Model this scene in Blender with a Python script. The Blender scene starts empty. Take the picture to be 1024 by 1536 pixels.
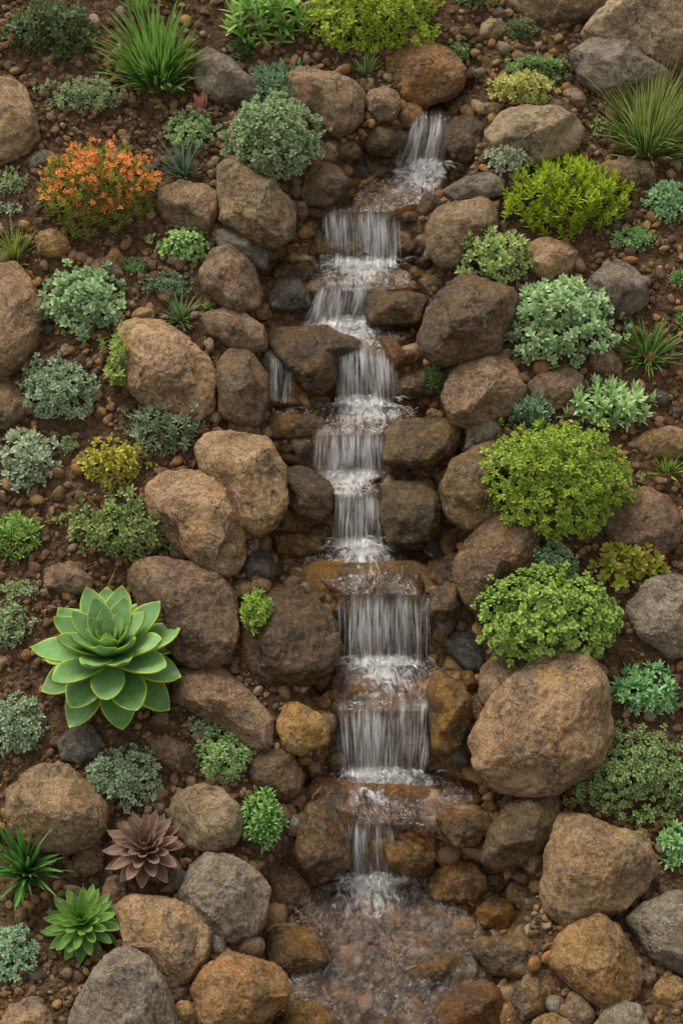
import bpy, bmesh, math, random
import numpy as np
from mathutils import Vector, Matrix

SC = bpy.context.scene
COL = SC.collection
R = math.radians
rng = np.random.default_rng(7)
random.seed(7)

# ------------------------------------------------------------------ camera, world, sun, exposure
PITCH, SLOPE, VFOV, DIST = R(34), R(38), R(36), 6.92
VIEW = np.array([0, math.cos(PITCH), -math.sin(PITCH)])
CUP = np.array([0, math.sin(PITCH), math.cos(PITCH)])
CRT = np.array([1.0, 0, 0])
CAM = -DIST * VIEW
cam = bpy.data.cameras.new('camera'); camo = bpy.data.objects.new('camera', cam); COL.objects.link(camo)
camo.location = CAM; camo.rotation_euler = (math.pi / 2 - PITCH, 0, 0)
cam.sensor_fit = 'VERTICAL'; cam.angle = VFOV; cam.clip_start = 0.1; cam.clip_end = 200
cam.dof.use_dof = True; cam.dof.focus_distance = 6.5; cam.dof.aperture_fstop = 2.4
SC.camera = camo

w = bpy.data.worlds.new('World'); SC.world = w; w.use_nodes = True
nt = w.node_tree; nt.nodes.clear()
sky = nt.nodes.new('ShaderNodeTexSky'); sky.sky_type = 'NISHITA'; sky.sun_disc = False
SUN_EL, SUN_AZ = R(62), R(-40)
sky.sun_elevation = SUN_EL; sky.sun_rotation = SUN_AZ
sky.air_density = 1.0; sky.dust_density = 3.0
hs = nt.nodes.new('ShaderNodeHueSaturation'); hs.inputs['Saturation'].default_value = 0.22
wm = nt.nodes.new('ShaderNodeMix'); wm.data_type = 'RGBA'; wm.blend_type = 'MULTIPLY'; wm.inputs[0].default_value = 1
wm.inputs[7].default_value = (1.0, 0.94, 0.84, 1)
bg = nt.nodes.new('ShaderNodeBackground'); bg.inputs[1].default_value = 0.115
wo = nt.nodes.new('ShaderNodeOutputWorld')
nt.links.new(sky.outputs[0], hs.inputs['Color']); nt.links.new(hs.outputs[0], wm.inputs[6])
nt.links.new(wm.outputs[2], bg.inputs[0]); nt.links.new(bg.outputs[0], wo.inputs[0])
sl = bpy.data.lights.new('sun', 'SUN'); sl.energy = 1.5; sl.angle = R(32); sl.color = (1, 0.93, 0.82)
so = bpy.data.objects.new('sun', sl); COL.objects.link(so)
# light comes from up the picture's left, a little behind the hill crest
d = Vector((math.sin(SUN_AZ) * math.cos(SUN_EL), math.cos(SUN_AZ) * math.cos(SUN_EL), math.sin(SUN_EL)))
so.rotation_euler = d.to_track_quat('Z', 'Y').to_euler(); so.location = (0, 0, 6)
SC.view_settings.view_transform = 'Standard'; SC.view_settings.look = 'None'
SC.view_settings.exposure = 0.84; SC.view_settings.gamma = 1
SC.render.engine = 'CYCLES'
cy = SC.cycles
cy.use_denoising = True
cy.max_bounces = 8; cy.diffuse_bounces = 3; cy.glossy_bounces = 3; cy.transmission_bounces = 3; cy.transparent_max_bounces = 16
cy.caustics_reflective = False; cy.caustics_refractive = False

# ------------------------------------------------------------------ noise
_perm = rng.permutation(512)
_perm = np.concatenate([_perm, _perm, _perm, _perm])
_grad = rng.normal(size=(512, 3)); _grad /= np.linalg.norm(_grad, axis=1)[:, None]
def perlin(p):
    p = np.asarray(p, float)
    i = np.floor(p).astype(int); f = p - i
    i &= 255
    s = f * f * f * (f * (f * 6 - 15) + 10)
    out = 0
    for a in (0, 1):
        for b in (0, 1):
            for c in (0, 1):
                h = _perm[_perm[_perm[(i[..., 0] + a) & 255] + ((i[..., 1] + b) & 255)] + ((i[..., 2] + c) & 255)]
                g = _grad[h % 512]
                dd = f - np.array([a, b, c])
                wgt = (s[..., 0] if a else 1 - s[..., 0]) * (s[..., 1] if b else 1 - s[..., 1]) * (s[..., 2] if c else 1 - s[..., 2])
                out = out + wgt * (g * dd).sum(-1)
    return out
def fbm(p, o=4, ridge=False):
    t = 0; a = 1.0; q = np.asarray(p, float)
    for k in range(o):
        n = perlin(q)
        t = t + a * ((0.35 - np.abs(n)) if ridge else n)
        a *= 0.5; q = q * 2.03 + 17.3
    return t
def sstep(a, b, x):
    t = np.clip((x - a) / (b - a), 0, 1); return t * t * (3 - 2 * t)
def lin(c):
    c = [x / 255 for x in c]
    return tuple(x / 12.92 if x <= .04045 else ((x + .055) / 1.055) ** 2.4 for x in c)

# ------------------------------------------------------------------ the hillside: slope frame U (across), V (up the slope), N (out of it)
U = np.array([1.0, 0, 0]); V = np.array([0, math.cos(SLOPE), math.sin(SLOPE)]); N = np.array([0, -math.sin(SLOPE), math.cos(SLOPE)])
Z = np.array([0, 0, 1.0])
FPX = 768 / math.tan(VFOV / 2)
def ray_uv(px, py, h):
    """slope coordinates where the photograph's pixel meets the slope raised by h"""
    px = np.asarray(px, float); py = np.asarray(py, float)
    dx = (px - 512) / FPX; dy = (768 - py) / FPX
    D = VIEW + dx[..., None] * CRT + dy[..., None] * CUP
    t = (h - CAM @ N) / (D @ N)
    P = CAM + t[..., None] * D
    return P @ U, P @ V
def to_world(u, v, h):
    return u[..., None] * U + v[..., None] * V + h[..., None] * N
def pxm(py):
    """metres per photo pixel at a row"""
    u, v = ray_uv(np.array(512.), np.array(float(py)), 0.0)
    P = float(u) * U + float(v) * V
    return float((P - CAM) @ VIEW) / FPX

V_FLAT = float(ray_uv(np.array(540.), np.array(1330.), 0.0)[1])
def G(v):
    t = np.maximum(0, V_FLAT + 0.1 - v)
    return 0.36 * (np.sqrt(t * t + 0.03) - math.sqrt(0.03)) + 0.0 * v

# lips and feet of the steps, by the row of the photograph where each is seen at mid stream
STEPS = [(150, 'b'), (172, 'l'), (250, 'b'), (314, 'l'), (396, 'b'), (432, 'l'), (486, 'b'), (524, 'l'), (604, 'b'), (648, 'l'),
         (714, 'b'), (740, 'l'), (816, 'b'), (888, 'l'), (992, 'b'), (1062, 'l'), (1160, 'b'), (1230, 'l'), (1320, 'b')]
_hv = []
BASE = -0.06
for k in range(0, len(STEPS) - 1, 2):
    rb, rl = STEPS[k][0], STEPS[k + 1][0]
    S = (rl - rb) * 0.0031
    dl = max(0.6 * S, 0.07)
    if k == 0: dl = 0.05
    _hv.append((rb, BASE - dl / 2)); _hv.append((rl, BASE + dl / 2))
_hv.append((1320, BASE - 0.08))
_sv = []
for r_, h_ in _hv:
    v_ = float(ray_uv(np.array(540.), np.array(float(r_)), h_)[1]); _sv.append((v_, h_))
_vb = _sv[-1][0]
_sv = _sv[::-1]
_sv = [(_vb - 3.0, BASE - 0.08 + float(G(np.array(_vb - 3.0)))), (_vb - 0.35, BASE - 0.05 + float(G(np.array(_vb - 0.35))))] + _sv + [(_sv[-1][0] + 0.5, BASE + 0.05), (_sv[-1][0] + 4, 0.0)]
SV = np.array([a for a, b in _sv]); SH = np.array([b for a, b in _sv])
_fine = np.linspace(SV[0], SV[-1], 9000)
_fh = np.interp(_fine, SV, SH)
_st = _fine[1] - _fine[0]
_kw = int(0.034 / _st) | 1
_k = np.hanning(2 * _kw + 1); _k /= _k.sum()
_fh = np.convolve(np.pad(_fh, _kw, mode='edge'), _k, mode='valid')
def hz(u, v):
    wob = 0.062 * perlin(np.stack([u * 4.3, v * .9, 0 * u + 3.7], -1)) + 0.026 * perlin(np.stack([u * 13, v * 3, 0 * u + 9.1], -1))
    return np.interp(v + wob, _fine, _fh)

# channel edges (photo rows): the gully the water runs in
CH = np.array([(120, 640, 700), (172, 618, 705), (250, 545, 690), (300, 500, 660), (330, 460, 640), (400, 400, 650), (440, 398, 650), (490, 398, 640),
               (560, 400, 650), (610, 398, 670), (660, 405, 680), (720, 420, 670), (770, 420, 670), (820, 400, 680), (880, 420, 690), (960, 440, 700),
               (1000, 470, 712), (1060, 470, 712), (1110, 480, 712), (1165, 440, 730), (1210, 440, 745), (1260, 460, 735), (1330, 420, 760),
               (1400, 405, 760), (1470, 420, 760), (1600, 410, 730)], float)
_cv = []; _cl = []; _cr = []
for r_, a_, b_ in CH:
    h0 = np.array(0.0)
    for it in range(6):
        uu, vv = ray_uv(np.array((a_ + b_) / 2), np.array(r_), h0); h0 = hz(uu, vv)
    ul, _ = ray_uv(np.array(a_), np.array(r_), h0); ur, _ = ray_uv(np.array(b_), np.array(r_), h0)
    _cv.append(float(vv)); _cl.append(float(ul)); _cr.append(float(ur))
_o = np.argsort(_cv); _cv = np.array(_cv)[_o]; _cl = np.array(_cl)[_o]; _cr = np.array(_cr)[_o]
V_TOP = _cv[-1]
def channel(u, v):
    j = 0.03 * perlin(np.stack([u * 2, v * 5, 0 * u + 1.2], -1))
    l = np.interp(v, _cv, _cl); r = np.interp(v, _cv, _cr)
    dist = np.maximum(np.maximum(l - u, u - r), 0) + j
    m = 1 - sstep(0.0, 0.11, dist)
    return m * (1 - sstep(V_TOP, V_TOP + 0.25, v))
def terr(u, v):
    m = channel(u, v)
    p = np.stack([u, v, 0 * u], -1)
    soil = G(v) + 0.045 * fbm(p * 1.7, 3) + 0.012 * fbm(p * 11 + 5, 3)
    bed = hz(u, v) - 0.043 + 0.026 * fbm(p * 7 + 31, 4) + .014 * fbm(p * 16 + 3, 3, True)
    return soil * (1 - m) + bed * m
def ground(px, py):
    px = np.asarray(px, float); py = np.asarray(py, float)
    h = 0 * px
    for it in range(7):
        u, v = ray_uv(px, py, h); h = 0.5 * h + 0.5 * terr(u, v) if it > 3 else terr(u, v)
    return u, v, h

# ------------------------------------------------------------------ mesh helpers
def mesh_np(name, verts, quads=None, tris=None, smooth=True, attrs=None, uv=None):
    me = bpy.data.meshes.new(name)
    nv = len(verts); nq = 0 if quads is None else len(quads); ntr = 0 if tris is None else len(tris)
    me.vertices.add(nv); me.vertices.foreach_set('co', np.asarray(verts, np.float32).ravel())
    loops = []
    starts = []
    if nq: loops.append(np.asarray(quads).ravel()); starts.append(np.arange(nq) * 4)
    if ntr: loops.append(np.asarray(tris).ravel()); starts.append(nq * 4 + np.arange(ntr) * 3)
    loops = np.concatenate(loops).astype(np.int32); starts = np.concatenate(starts).astype(np.int32)
    me.loops.add(len(loops)); me.loops.foreach_set('vertex_index', loops)
    me.polygons.add(nq + ntr); me.polygons.foreach_set('loop_start', starts)
    me.polygons.foreach_set('use_smooth', np.full(nq + ntr, smooth))
    for k, a in (attrs or {}).items():
        at = me.attributes.new(k, 'FLOAT', 'POINT'); at.data.foreach_set('value', np.asarray(a, np.float32))
    if uv is not None:
        l = me.uv_layers.new(name='flow'); l.data.foreach_set('uv', np.asarray(uv, np.float32)[loops].ravel())
    me.update(calc_edges=True); me.validate()
    return me
def link(name, me, mat=None, parent=None, loc=None):
    o = bpy.data.objects.new(name, me); COL.objects.link(o)
    if mat is not None and me is not None:
        if not me.materials: me.materials.append(mat)
    if parent is not None: o.parent = parent
    if loc is not None: o.location = loc
    return o
def tag(o, label=None, cat=None, group=None, kind=None):
    if label: o['label'] = label
    if cat: o['category'] = cat
    if group: o['group'] = group
    if kind: o['kind'] = kind
    return o
_ico = {}
def ico(n):
    if n not in _ico:
        bm = bmesh.new(); bmesh.ops.create_icosphere(bm, subdivisions=n, radius=1)
        bm.verts.ensure_lookup_table()
        _ico[n] = (np.array([v.co[:] for v in bm.verts]), np.array([[v.index for v in f.verts] for f in bm.faces])); bm.free()
    return _ico[n]

# ------------------------------------------------------------------ material helpers
class NT:
    def __init__(s, name):
        s.m = bpy.data.materials.new(name); s.m.use_nodes = True; s.t = s.m.node_tree; s.t.nodes.clear()
        s.out = s.n('OutputMaterial')
    def n(s, t, **kw):
        x = s.t.nodes.new('ShaderNode' + t)
        for k, v in kw.items(): setattr(x, k, v)
        return x
    def l(s, a, b): s.t.links.new(a, b)
    def v(s, sock, val):
        if isinstance(val, bpy.types.NodeSocket): s.l(val, sock)
        else: sock.default_value = val
    def noise(s, vec, scale, detail=5, rough=.55, typ='FBM', dist=0.0):
        x = s.n('TexNoise'); x.noise_type = typ; x.normalize = True
        s.v(x.inputs['Scale'], scale); x.inputs['Detail'].default_value = detail; x.inputs['Roughness'].default_value = rough
        x.inputs['Distortion'].default_value = dist
        if vec is not None: s.l(vec, x.inputs['Vector'])
        return x.outputs[0]
    def ramp(s, fac, a, b, lo=0.0, hi=1.0):
        x = s.n('MapRange'); x.interpolation_type = 'SMOOTHSTEP'
        s.v(x.inputs[0], fac); s.v(x.inputs[1], a); s.v(x.inputs[2], b); s.v(x.inputs[3], lo); s.v(x.inputs[4], hi)
        return x.outputs[0]
    def math(s, op, a, b=0.0, clamp=False):
        x = s.n('Math', operation=op); x.use_clamp = clamp; s.v(x.inputs[0], a); s.v(x.inputs[1], b); return x.outputs[0]
    def mix(s, f, a, b, mode='MIX'):
        x = s.n('Mix'); x.data_type = 'RGBA'; x.blend_type = mode
        s.v(x.inputs[0], f)
        s.v(x.inputs[6], a if isinstance(a, bpy.types.NodeSocket) else (*a[:3], 1)); s.v(x.inputs[7], b if isinstance(b, bpy.types.NodeSocket) else (*b[:3], 1))
        return x.outputs[2]
    def attr(s, name):
        x = s.n('Attribute'); x.attribute_name = name; return x.outputs['Fac']
    def bump(s, h, strength, dist, normal=None):
        x = s.n('Bump'); s.v(x.inputs['Strength'], strength); x.inputs['Distance'].default_value = dist; s.l(h, x.inputs['Height'])
        if normal is not None: s.l(normal, x.inputs['Normal'])
        return x.outputs[0]
    def mapping(s, vec, scale):
        x = s.n('Mapping'); x.inputs['Scale'].default_value = scale; s.l(vec, x.inputs[0]); return x.outputs[0]
    def princ(s, color, rough, normal=None, spec=.5, coat=0.0):
        x = s.n('BsdfPrincipled')
        s.v(x.inputs['Base Color'], color if isinstance(color, bpy.types.NodeSocket) else (*color[:3], 1)); s.v(x.inputs['Roughness'], rough)
        s.v(x.inputs['Specular IOR Level'], spec); s.v(x.inputs['Coat Weight'], coat); x.inputs['Coat Roughness'].default_value = .13
        if normal is not None:
            s.l(normal, x.inputs['Normal'])
        return x

def rock_mat(name, ca, cb, stain, patch, wet=0.0, stain_amt=.5, tint_attr=False):
    t = NT(name)
    tc = t.n('TexCoord'); oi = t.n('ObjectInfo')
    if tint_attr:
        base_vec = tc.outputs['Object']; rnd = t.attr('tint')
    else:
        add = t.n('VectorMath', operation='MULTIPLY_ADD'); add.inputs[1].default_value = (1, 1, 1)
        t.l(tc.outputs['Object'], add.inputs[0])
        sc = t.n('VectorMath', operation='SCALE'); sc.inputs[0].default_value = (31, 57, 43); t.l(oi.outputs['Random'], sc.inputs[3]); t.l(sc.outputs[0], add.inputs[2])
        base_vec = add.outputs[0]; rnd = oi.outputs['Random']
    ca, cb, stain, patch = map(lin, (ca, cb, stain, patch))
    n1 = t.noise(base_vec, 9, 9, .66)
    n2 = t.noise(base_vec, 6.5, 6, .66, dist=.6)
    n3 = t.noise(base_vec, 190, 3, .7)
    n4 = t.noise(base_vec, 5.3, 7, .7, dist=.9)
    n5 = t.noise(base_vec, 30, 9, .76)
    rd = t.noise(base_vec, 7, 8, .62, typ='RIDGED_MULTIFRACTAL')
    mp = t.n('Mapping'); mp.inputs['Rotation'].default_value = (.5, .35, .8); mp.inputs['Scale'].default_value = (9, 9, 46); t.l(base_vec, mp.inputs[0])
    n6 = t.noise(mp.outputs[0], 1, 6, .7, dist=.5)
    c = t.mix(t.ramp(n1, .38, .62), ca, cb)
    c = t.mix(t.math('MULTIPLY', t.ramp(n2, .47, .66), stain_amt), c, stain)
    c = t.mix(t.math('MULTIPLY', t.ramp(n4, .52, .66), .75), c, patch)
    c = t.mix(t.math('MULTIPLY', t.ramp(n5, .5, .64), .62), c, t.mix(.72, c, (.012, .009, .007)))
    c = t.mix(t.math('MULTIPLY', t.ramp(n6, .54, .68), .42), c, t.mix(.6, c, (.016, .012, .009)))
    n7 = t.noise(base_vec, 78, 7, .72)
    c = t.mix(t.math('MULTIPLY', t.ramp(n7, .5, .62), .6), c, t.mix(.68, c, (.012, .009, .007)))
    c = t.mix(t.math('MULTIPLY', t.ramp(n7, .47, .36), .4), c, t.mix(.5, c, (.66, .56, .43)))
    dw = t.n('VectorMath', operation='MULTIPLY_ADD'); nv = t.n('TexNoise'); nv.inputs['Scale'].default_value = 9; nv.inputs['Detail'].default_value = 5; t.l(base_vec, nv.inputs['Vector'])
    t.l(nv.outputs[1], dw.inputs[0]); dw.inputs[1].default_value = (.16, .16, .16); t.l(base_vec, dw.inputs[2])
    vc = t.n('TexVoronoi'); vc.feature = 'DISTANCE_TO_EDGE'; vc.inputs['Scale'].default_value = 7.5; t.l(dw.outputs[0], vc.inputs['Vector'])
    crack = t.math('MULTIPLY', t.ramp(vc.outputs['Distance'], .03, .0), t.ramp(n4, .46, .6))
    c = t.mix(t.math('MULTIPLY', crack, .6), c, (.012, .009, .007))
    c = t.mix(t.math('MULTIPLY', t.ramp(n5, .5, .36), .38), c, t.mix(.45, c, (.62, .54, .43)))
    sp = t.ramp(n3, .36, .66, .68, 1.32)
    c = t.mix(1.0, c, sp, 'MULTIPLY')
    h = t.n('HueSaturation'); t.l(c, h.inputs['Color']); t.v(h.inputs['Value'], t.ramp(rnd, 0, 1, 1.0 - .26 * wet, 1.34 - .42 * wet)); h.inputs['Saturation'].default_value = .96 + .26 * wet
    t.v(h.inputs['Hue'], t.ramp(t.math('FRACT', t.math('MULTIPLY', rnd, 7.13)), 0, 1, .504, .518))
    col = h.outputs[0]
    b = t.bump(rd, .55, .03)
    b = t.bump(n1, .6, .04, b)
    b = t.bump(n6, .45, .012, b)
    b = t.bump(n5, .95, .02, b)
    b = t.bump(n7, .8, .009, b)
    b = t.bump(t.math('SUBTRACT', 1.0, crack), .7, .012, b)
    b = t.bump(n3, .5, .004, b)
    if wet:
        rough = t.ramp(n1, .3, .7, .42 - .26 * wet, .62 - .3 * wet)
        pr = t.princ(col, rough, b, .4, .5 * wet)
        cb_ = t.bump(n1, .6, .04); cb_ = t.bump(n5, .9, .022, cb_); cb_ = t.bump(n7, .5, .006, cb_); t.l(cb_, pr.inputs['Coat Normal']); pr.inputs['Coat Roughness'].default_value = .1; pr.inputs['Coat IOR'].default_value = 1.4
    else:
        pr = t.princ(col, t.ramp(n1, .3, .7, .58, .85), b, .35)
    t.l(pr.outputs[0], t.out.inputs[0])
    return t.m

ROCK = {
    'tan': rock_mat('rock_tan', (172, 136, 98), (136, 104, 74), (170, 118, 66), (106, 92, 78)),
    'pale': rock_mat('rock_pale', (176, 150, 118), (142, 116, 88), (160, 122, 84), (120, 108, 92), stain_amt=.35),
    'brown': rock_mat('rock_brown', (142, 112, 84), (110, 84, 62), (146, 98, 54), (78, 67, 58)),
    'grey': rock_mat('rock_grey', (142, 129, 112), (112, 99, 84), (132, 106, 76), (82, 78, 72), stain_amt=.4),
    'slate': rock_mat('rock_slate', (122, 114, 103), (94, 86, 77), (128, 102, 74), (72, 70, 68), stain_amt=.3),
    'orange': rock_mat('rock_orange', (166, 120, 72), (128, 90, 52), (172, 112, 46), (96, 76, 54), stain_amt=.7),
    'damp': rock_mat('rock_damp', (122, 94, 66), (88, 65, 45), (136, 92, 46), (58, 50, 44), wet=.35),
    'wet': rock_mat('rock_wet', (120, 90, 58), (72, 53, 36), (130, 86, 42), (54, 45, 36), wet=.9, stain_amt=.6),
    'wetdark': rock_mat('rock_wet_dark', (108, 82, 54), (66, 49, 34), (122, 82, 42), (58, 48, 38), wet=.9),
    'wetslate': rock_mat('rock_wet_slate', (92, 88, 82), (64, 60, 54), (98, 78, 56), (50, 48, 46), wet=.7),
    'wetorange': rock_mat('rock_wet_orange', (136, 94, 54), (92, 62, 36), (152, 96, 40), (62, 50, 38), wet=.85, stain_amt=.7),
}

def soil_mat():
    t = NT('soil_and_bed')
    tc = t.n('TexCoord'); v = tc.outputs['Object']
    wet = t.attr('wet')
    n1 = t.noise(v, 2.2, 5, .6); n2 = t.noise(v, 34, 8, .7); n3 = t.noise(v, 160, 4, .7)
    vo = t.n('TexVoronoi'); vo.inputs['Scale'].default_value = 55; t.l(v, vo.inputs['Vector'])
    vo2 = t.n('TexVoronoi'); vo2.inputs['Scale'].default_value = 120; t.l(v, vo2.inputs['Vector'])
    c = t.mix(t.ramp(n1, .35, .65), lin((98, 79, 59)), lin((120, 97, 73)))
    c = t.mix(t.ramp(n2, .4, .62), c, lin((78, 57, 41)))
    c = t.mix(t.math('MULTIPLY', t.ramp(n3, .55, .7), .5), c, lin((140, 108, 78)))
    # bed rock under the water
    nb = t.noise(v, 11, 7, .65, dist=.4)
    cb = t.mix(t.ramp(nb, .36, .64), lin((84, 63, 43)), lin((158, 117, 70)))
    cb = t.mix(t.math('MULTIPLY', t.ramp(n2, .4, .65), .6), cb, lin((52, 40, 30)))
    col = t.mix(wet, c, cb)
    b = t.bump(t.math('SUBTRACT', 1.0, vo.outputs[0]), .8, .02)
    b = t.bump(vo2.outputs[0], .5, .008, b)
    b = t.bump(n2, .9, .02, b); b = t.bump(n3, .6, .006, b)
    pr = t.princ(col, t.ramp(wet, 0, 1, .95, .22), b, .3, 0)
    t.v(pr.inputs['Specular IOR Level'], t.ramp(wet, 0, 1, .15, .5))
    t.l(pr.outputs[0], t.out.inputs[0]); return t.m
SOIL = soil_mat()

def pebble_mat(name, cols, rough=.9, spec=.2):
    t = NT(name)
    k = t.attr('tint')
    r = t.n('ValToRGB'); r.color_ramp.interpolation = 'CONSTANT'
    el = r.color_ramp.elements
    while len(el) < len(cols): el.new(.5)
    for i, c in enumerate(cols): el[i].position = i / len(cols); el[i].color = (*lin(c), 1)
    t.l(k, r.inputs[0])
    tc = t.n('TexCoord'); n = t.noise(tc.outputs['Object'], 90, 5, .7)
    c = t.mix(1.0, r.outputs[0], t.ramp(n, .3, .7, .55, 1.35), 'MULTIPLY')
    b = t.bump(n, .7, .006)
    pr = t.princ(c, rough, b, spec); t.l(pr.outputs[0], t.out.inputs[0]); return t.m
CLOD = pebble_mat('soil_crumbs', [(98, 77, 56), (118, 92, 66), (80, 62, 46), (134, 106, 77), (106, 84, 61)])
GRAVEL = pebble_mat('gravel_mix', [(146, 116, 82), (126, 101, 74), (156, 120, 78), (128, 112, 92), (106, 85, 62), (140, 104, 66), (144, 126, 100), (116, 94, 70)])
WETGRAVEL = pebble_mat('wet_gravel', [(128, 98, 60), (104, 80, 52), (142, 106, 60), (94, 83, 66), (114, 87, 54)], .25, .5)

# ------------------------------------------------------------------ ground sheet
def build_ground():
    us = np.concatenate([np.linspace(-9, -2.3, 30)[:-1], np.linspace(-2.3, 2.3, 400), np.linspace(2.3, 9, 30)[1:]])
    vs = np.concatenate([np.linspace(-8, -2.9, 25)[:-1], np.linspace(-2.9, 3.6, 560), np.linspace(3.6, 12, 35)[1:]])
    uu, vv = np.meshgrid(us, vs)
    h = terr(uu, vv)
    p = np.stack([uu, vv, 0 * uu], -1)
    m = channel(uu, vv)
    h = h + (1 - m) * (0.008 * fbm(p * 38, 3) + 0.006 * np.abs(perlin(p * 60)))
    P = to_world(uu, vv, h).reshape(-1, 3)
    nx, ny = len(us), len(vs)
    i = np.arange((ny - 1) * (nx - 1)); a = (i // (nx - 1)) * nx + i % (nx - 1)
    quads = np.stack([a, a + 1, a + nx + 1, a + nx], -1)
    me = mesh_np('ground', P, quads, attrs={'wet': m.ravel()})
    tag(link('ground', me, SOIL), kind='structure')
build_ground()

# ------------------------------------------------------------------ gravel and crumbs of soil (nobody could count them)
def scatter(name, n, mat, rmin, rmax, where, flat=.75, sub=1, smooth=True, seed=1, sink=.2, power=2.5):
    g = np.random.default_rng(seed)
    bv, bf = ico(sub)
    var = []
    for k in range(12):
        j = bv * (1 + .38 * perlin(bv * 1.3 + k * 7.7))[:, None]
        q = g.normal(size=(4, 3)); q /= np.linalg.norm(q, axis=1)[:, None]
        for nn in q:
            dd = j @ nn; j = j - np.maximum(dd - .62, 0)[:, None] * nn * .9
        var.append(j)
    var = np.array(var)
    u = g.uniform(-2.25, 2.25, n * 3); v = g.uniform(-2.8, 3.5, n * 3)
    keep = where(u, v, g)
    u, v = u[keep][:n], v[keep][:n]
    n = len(u)
    h = terr(u, v)
    r = rmin + (rmax - rmin) * g.random(n) ** power
    P = to_world(u, v, h + r * (.5 - sink))
    # random rotation, flattened along the slope normal
    ang = g.uniform(0, 6.283, n)
    X = np.cos(ang)[:, None] * U + np.sin(ang)[:, None] * V; Y = -np.sin(ang)[:, None] * U + np.cos(ang)[:, None] * V
    tl = g.normal(size=(n, 2)) * .25
    NN = N + tl[:, :1] * U + tl[:, 1:] * V
    s = np.stack([g.uniform(.8, 1.35, n), g.uniform(.65, 1.0, n), g.uniform(min(.5, flat - .1), flat, n)], -1) * r[:, None]
    B = var[g.integers(0, 12, n)] * s[:, None, :]
    W = P[:, None] + B[..., :1] * X[:, None] + B[..., 1:2] * Y[:, None] + B[..., 2:] * NN[:, None]
    nb = len(bv)
    F = (bf[None] + (np.arange(n) * nb)[:, None, None]).reshape(-1, 3)
    me = mesh_np(name, W.reshape(-1, 3), tris=F, smooth=smooth, attrs={'tint': np.repeat(g.random(n), nb)})
    return link(name, me, mat)
def dry(u, v, g):
    cl = .5 + .9 * fbm(np.stack([u * 2.2, v * 2.2, 0 * u + 4], -1), 3)
    return (channel(u, v) < .4) & (g.random(len(u)) < np.clip(cl, .12, 1))
def near(u, v, g):
    l = np.interp(v, _cv, _cl); r = np.interp(v, _cv, _cr); dist = np.maximum(l - u, u - r)
    return (dist > -.03) & (g.random(len(u)) < np.exp(-np.maximum(dist, 0) / .3) + .12) & (v < V_TOP + .4)
def inbed(u, v, g): return (channel(u, v) > .5) & (g.random(len(u)) < .95)
tag(scatter('soil_crumbs', 24000, CLOD, .004, .027, dry, .9, 1, False, 3, .1, 2.2), 'dark brown crumbs of earth covering the banks', 'soil', kind='stuff')
tag(scatter('gravel', 8500, GRAVEL, .005, .030, dry, .8, 2, True, 4, .1, 2.6), 'small mixed tan and brown gravel strewn over the banks', 'gravel', kind='stuff')
tag(scatter('stream_side_gravel', 3400, GRAVEL, .008, .042, near, .8, 2, True, 5, .1, 2.2), 'gravel packed between the boulders along the stream', 'gravel', kind='stuff')
tag(scatter('stream_bed_gravel', 1700, WETGRAVEL, .014, .075, inbed, .42, 2, True, 6, .55, 2.0), 'wet brown gravel on the bed of the stream', 'gravel', kind='stuff')

# ------------------------------------------------------------------ boulders and stones
RK = []   # filled with centre and size, for the stones to lie between
def poly_radius(pts, c):
    pts = np.array(pts, float) - c
    th = np.linspace(-math.pi, math.pi, 181)[:-1]
    r = np.zeros(180)
    for k, a in enumerate(th):
        dv = np.array([math.cos(a), math.sin(a)]); best = 0
        for i in range(len(pts)):
            p, q = pts[i], pts[(i + 1) % len(pts)]
            e = q - p; den = dv[0] * (-e[1]) + e[0] * dv[1]
            if abs(den) < 1e-9: continue
            t = (p[0] * (-e[1]) + e[0] * p[1]) / den; s = (dv[0] * p[1] - dv[1] * p[0]) / den
            if t > 0 and -1e-6 <= s <= 1 + 1e-6: best = max(best, t)
        r[k] = best
    r[r == 0] = r[r > 0].mean()
    k = np.array([.06, .12, .2, .24, .2, .12, .06])
    return th, np.convolve(np.concatenate([r[-3:], r, r[:3]]), k, mode='valid')
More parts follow.
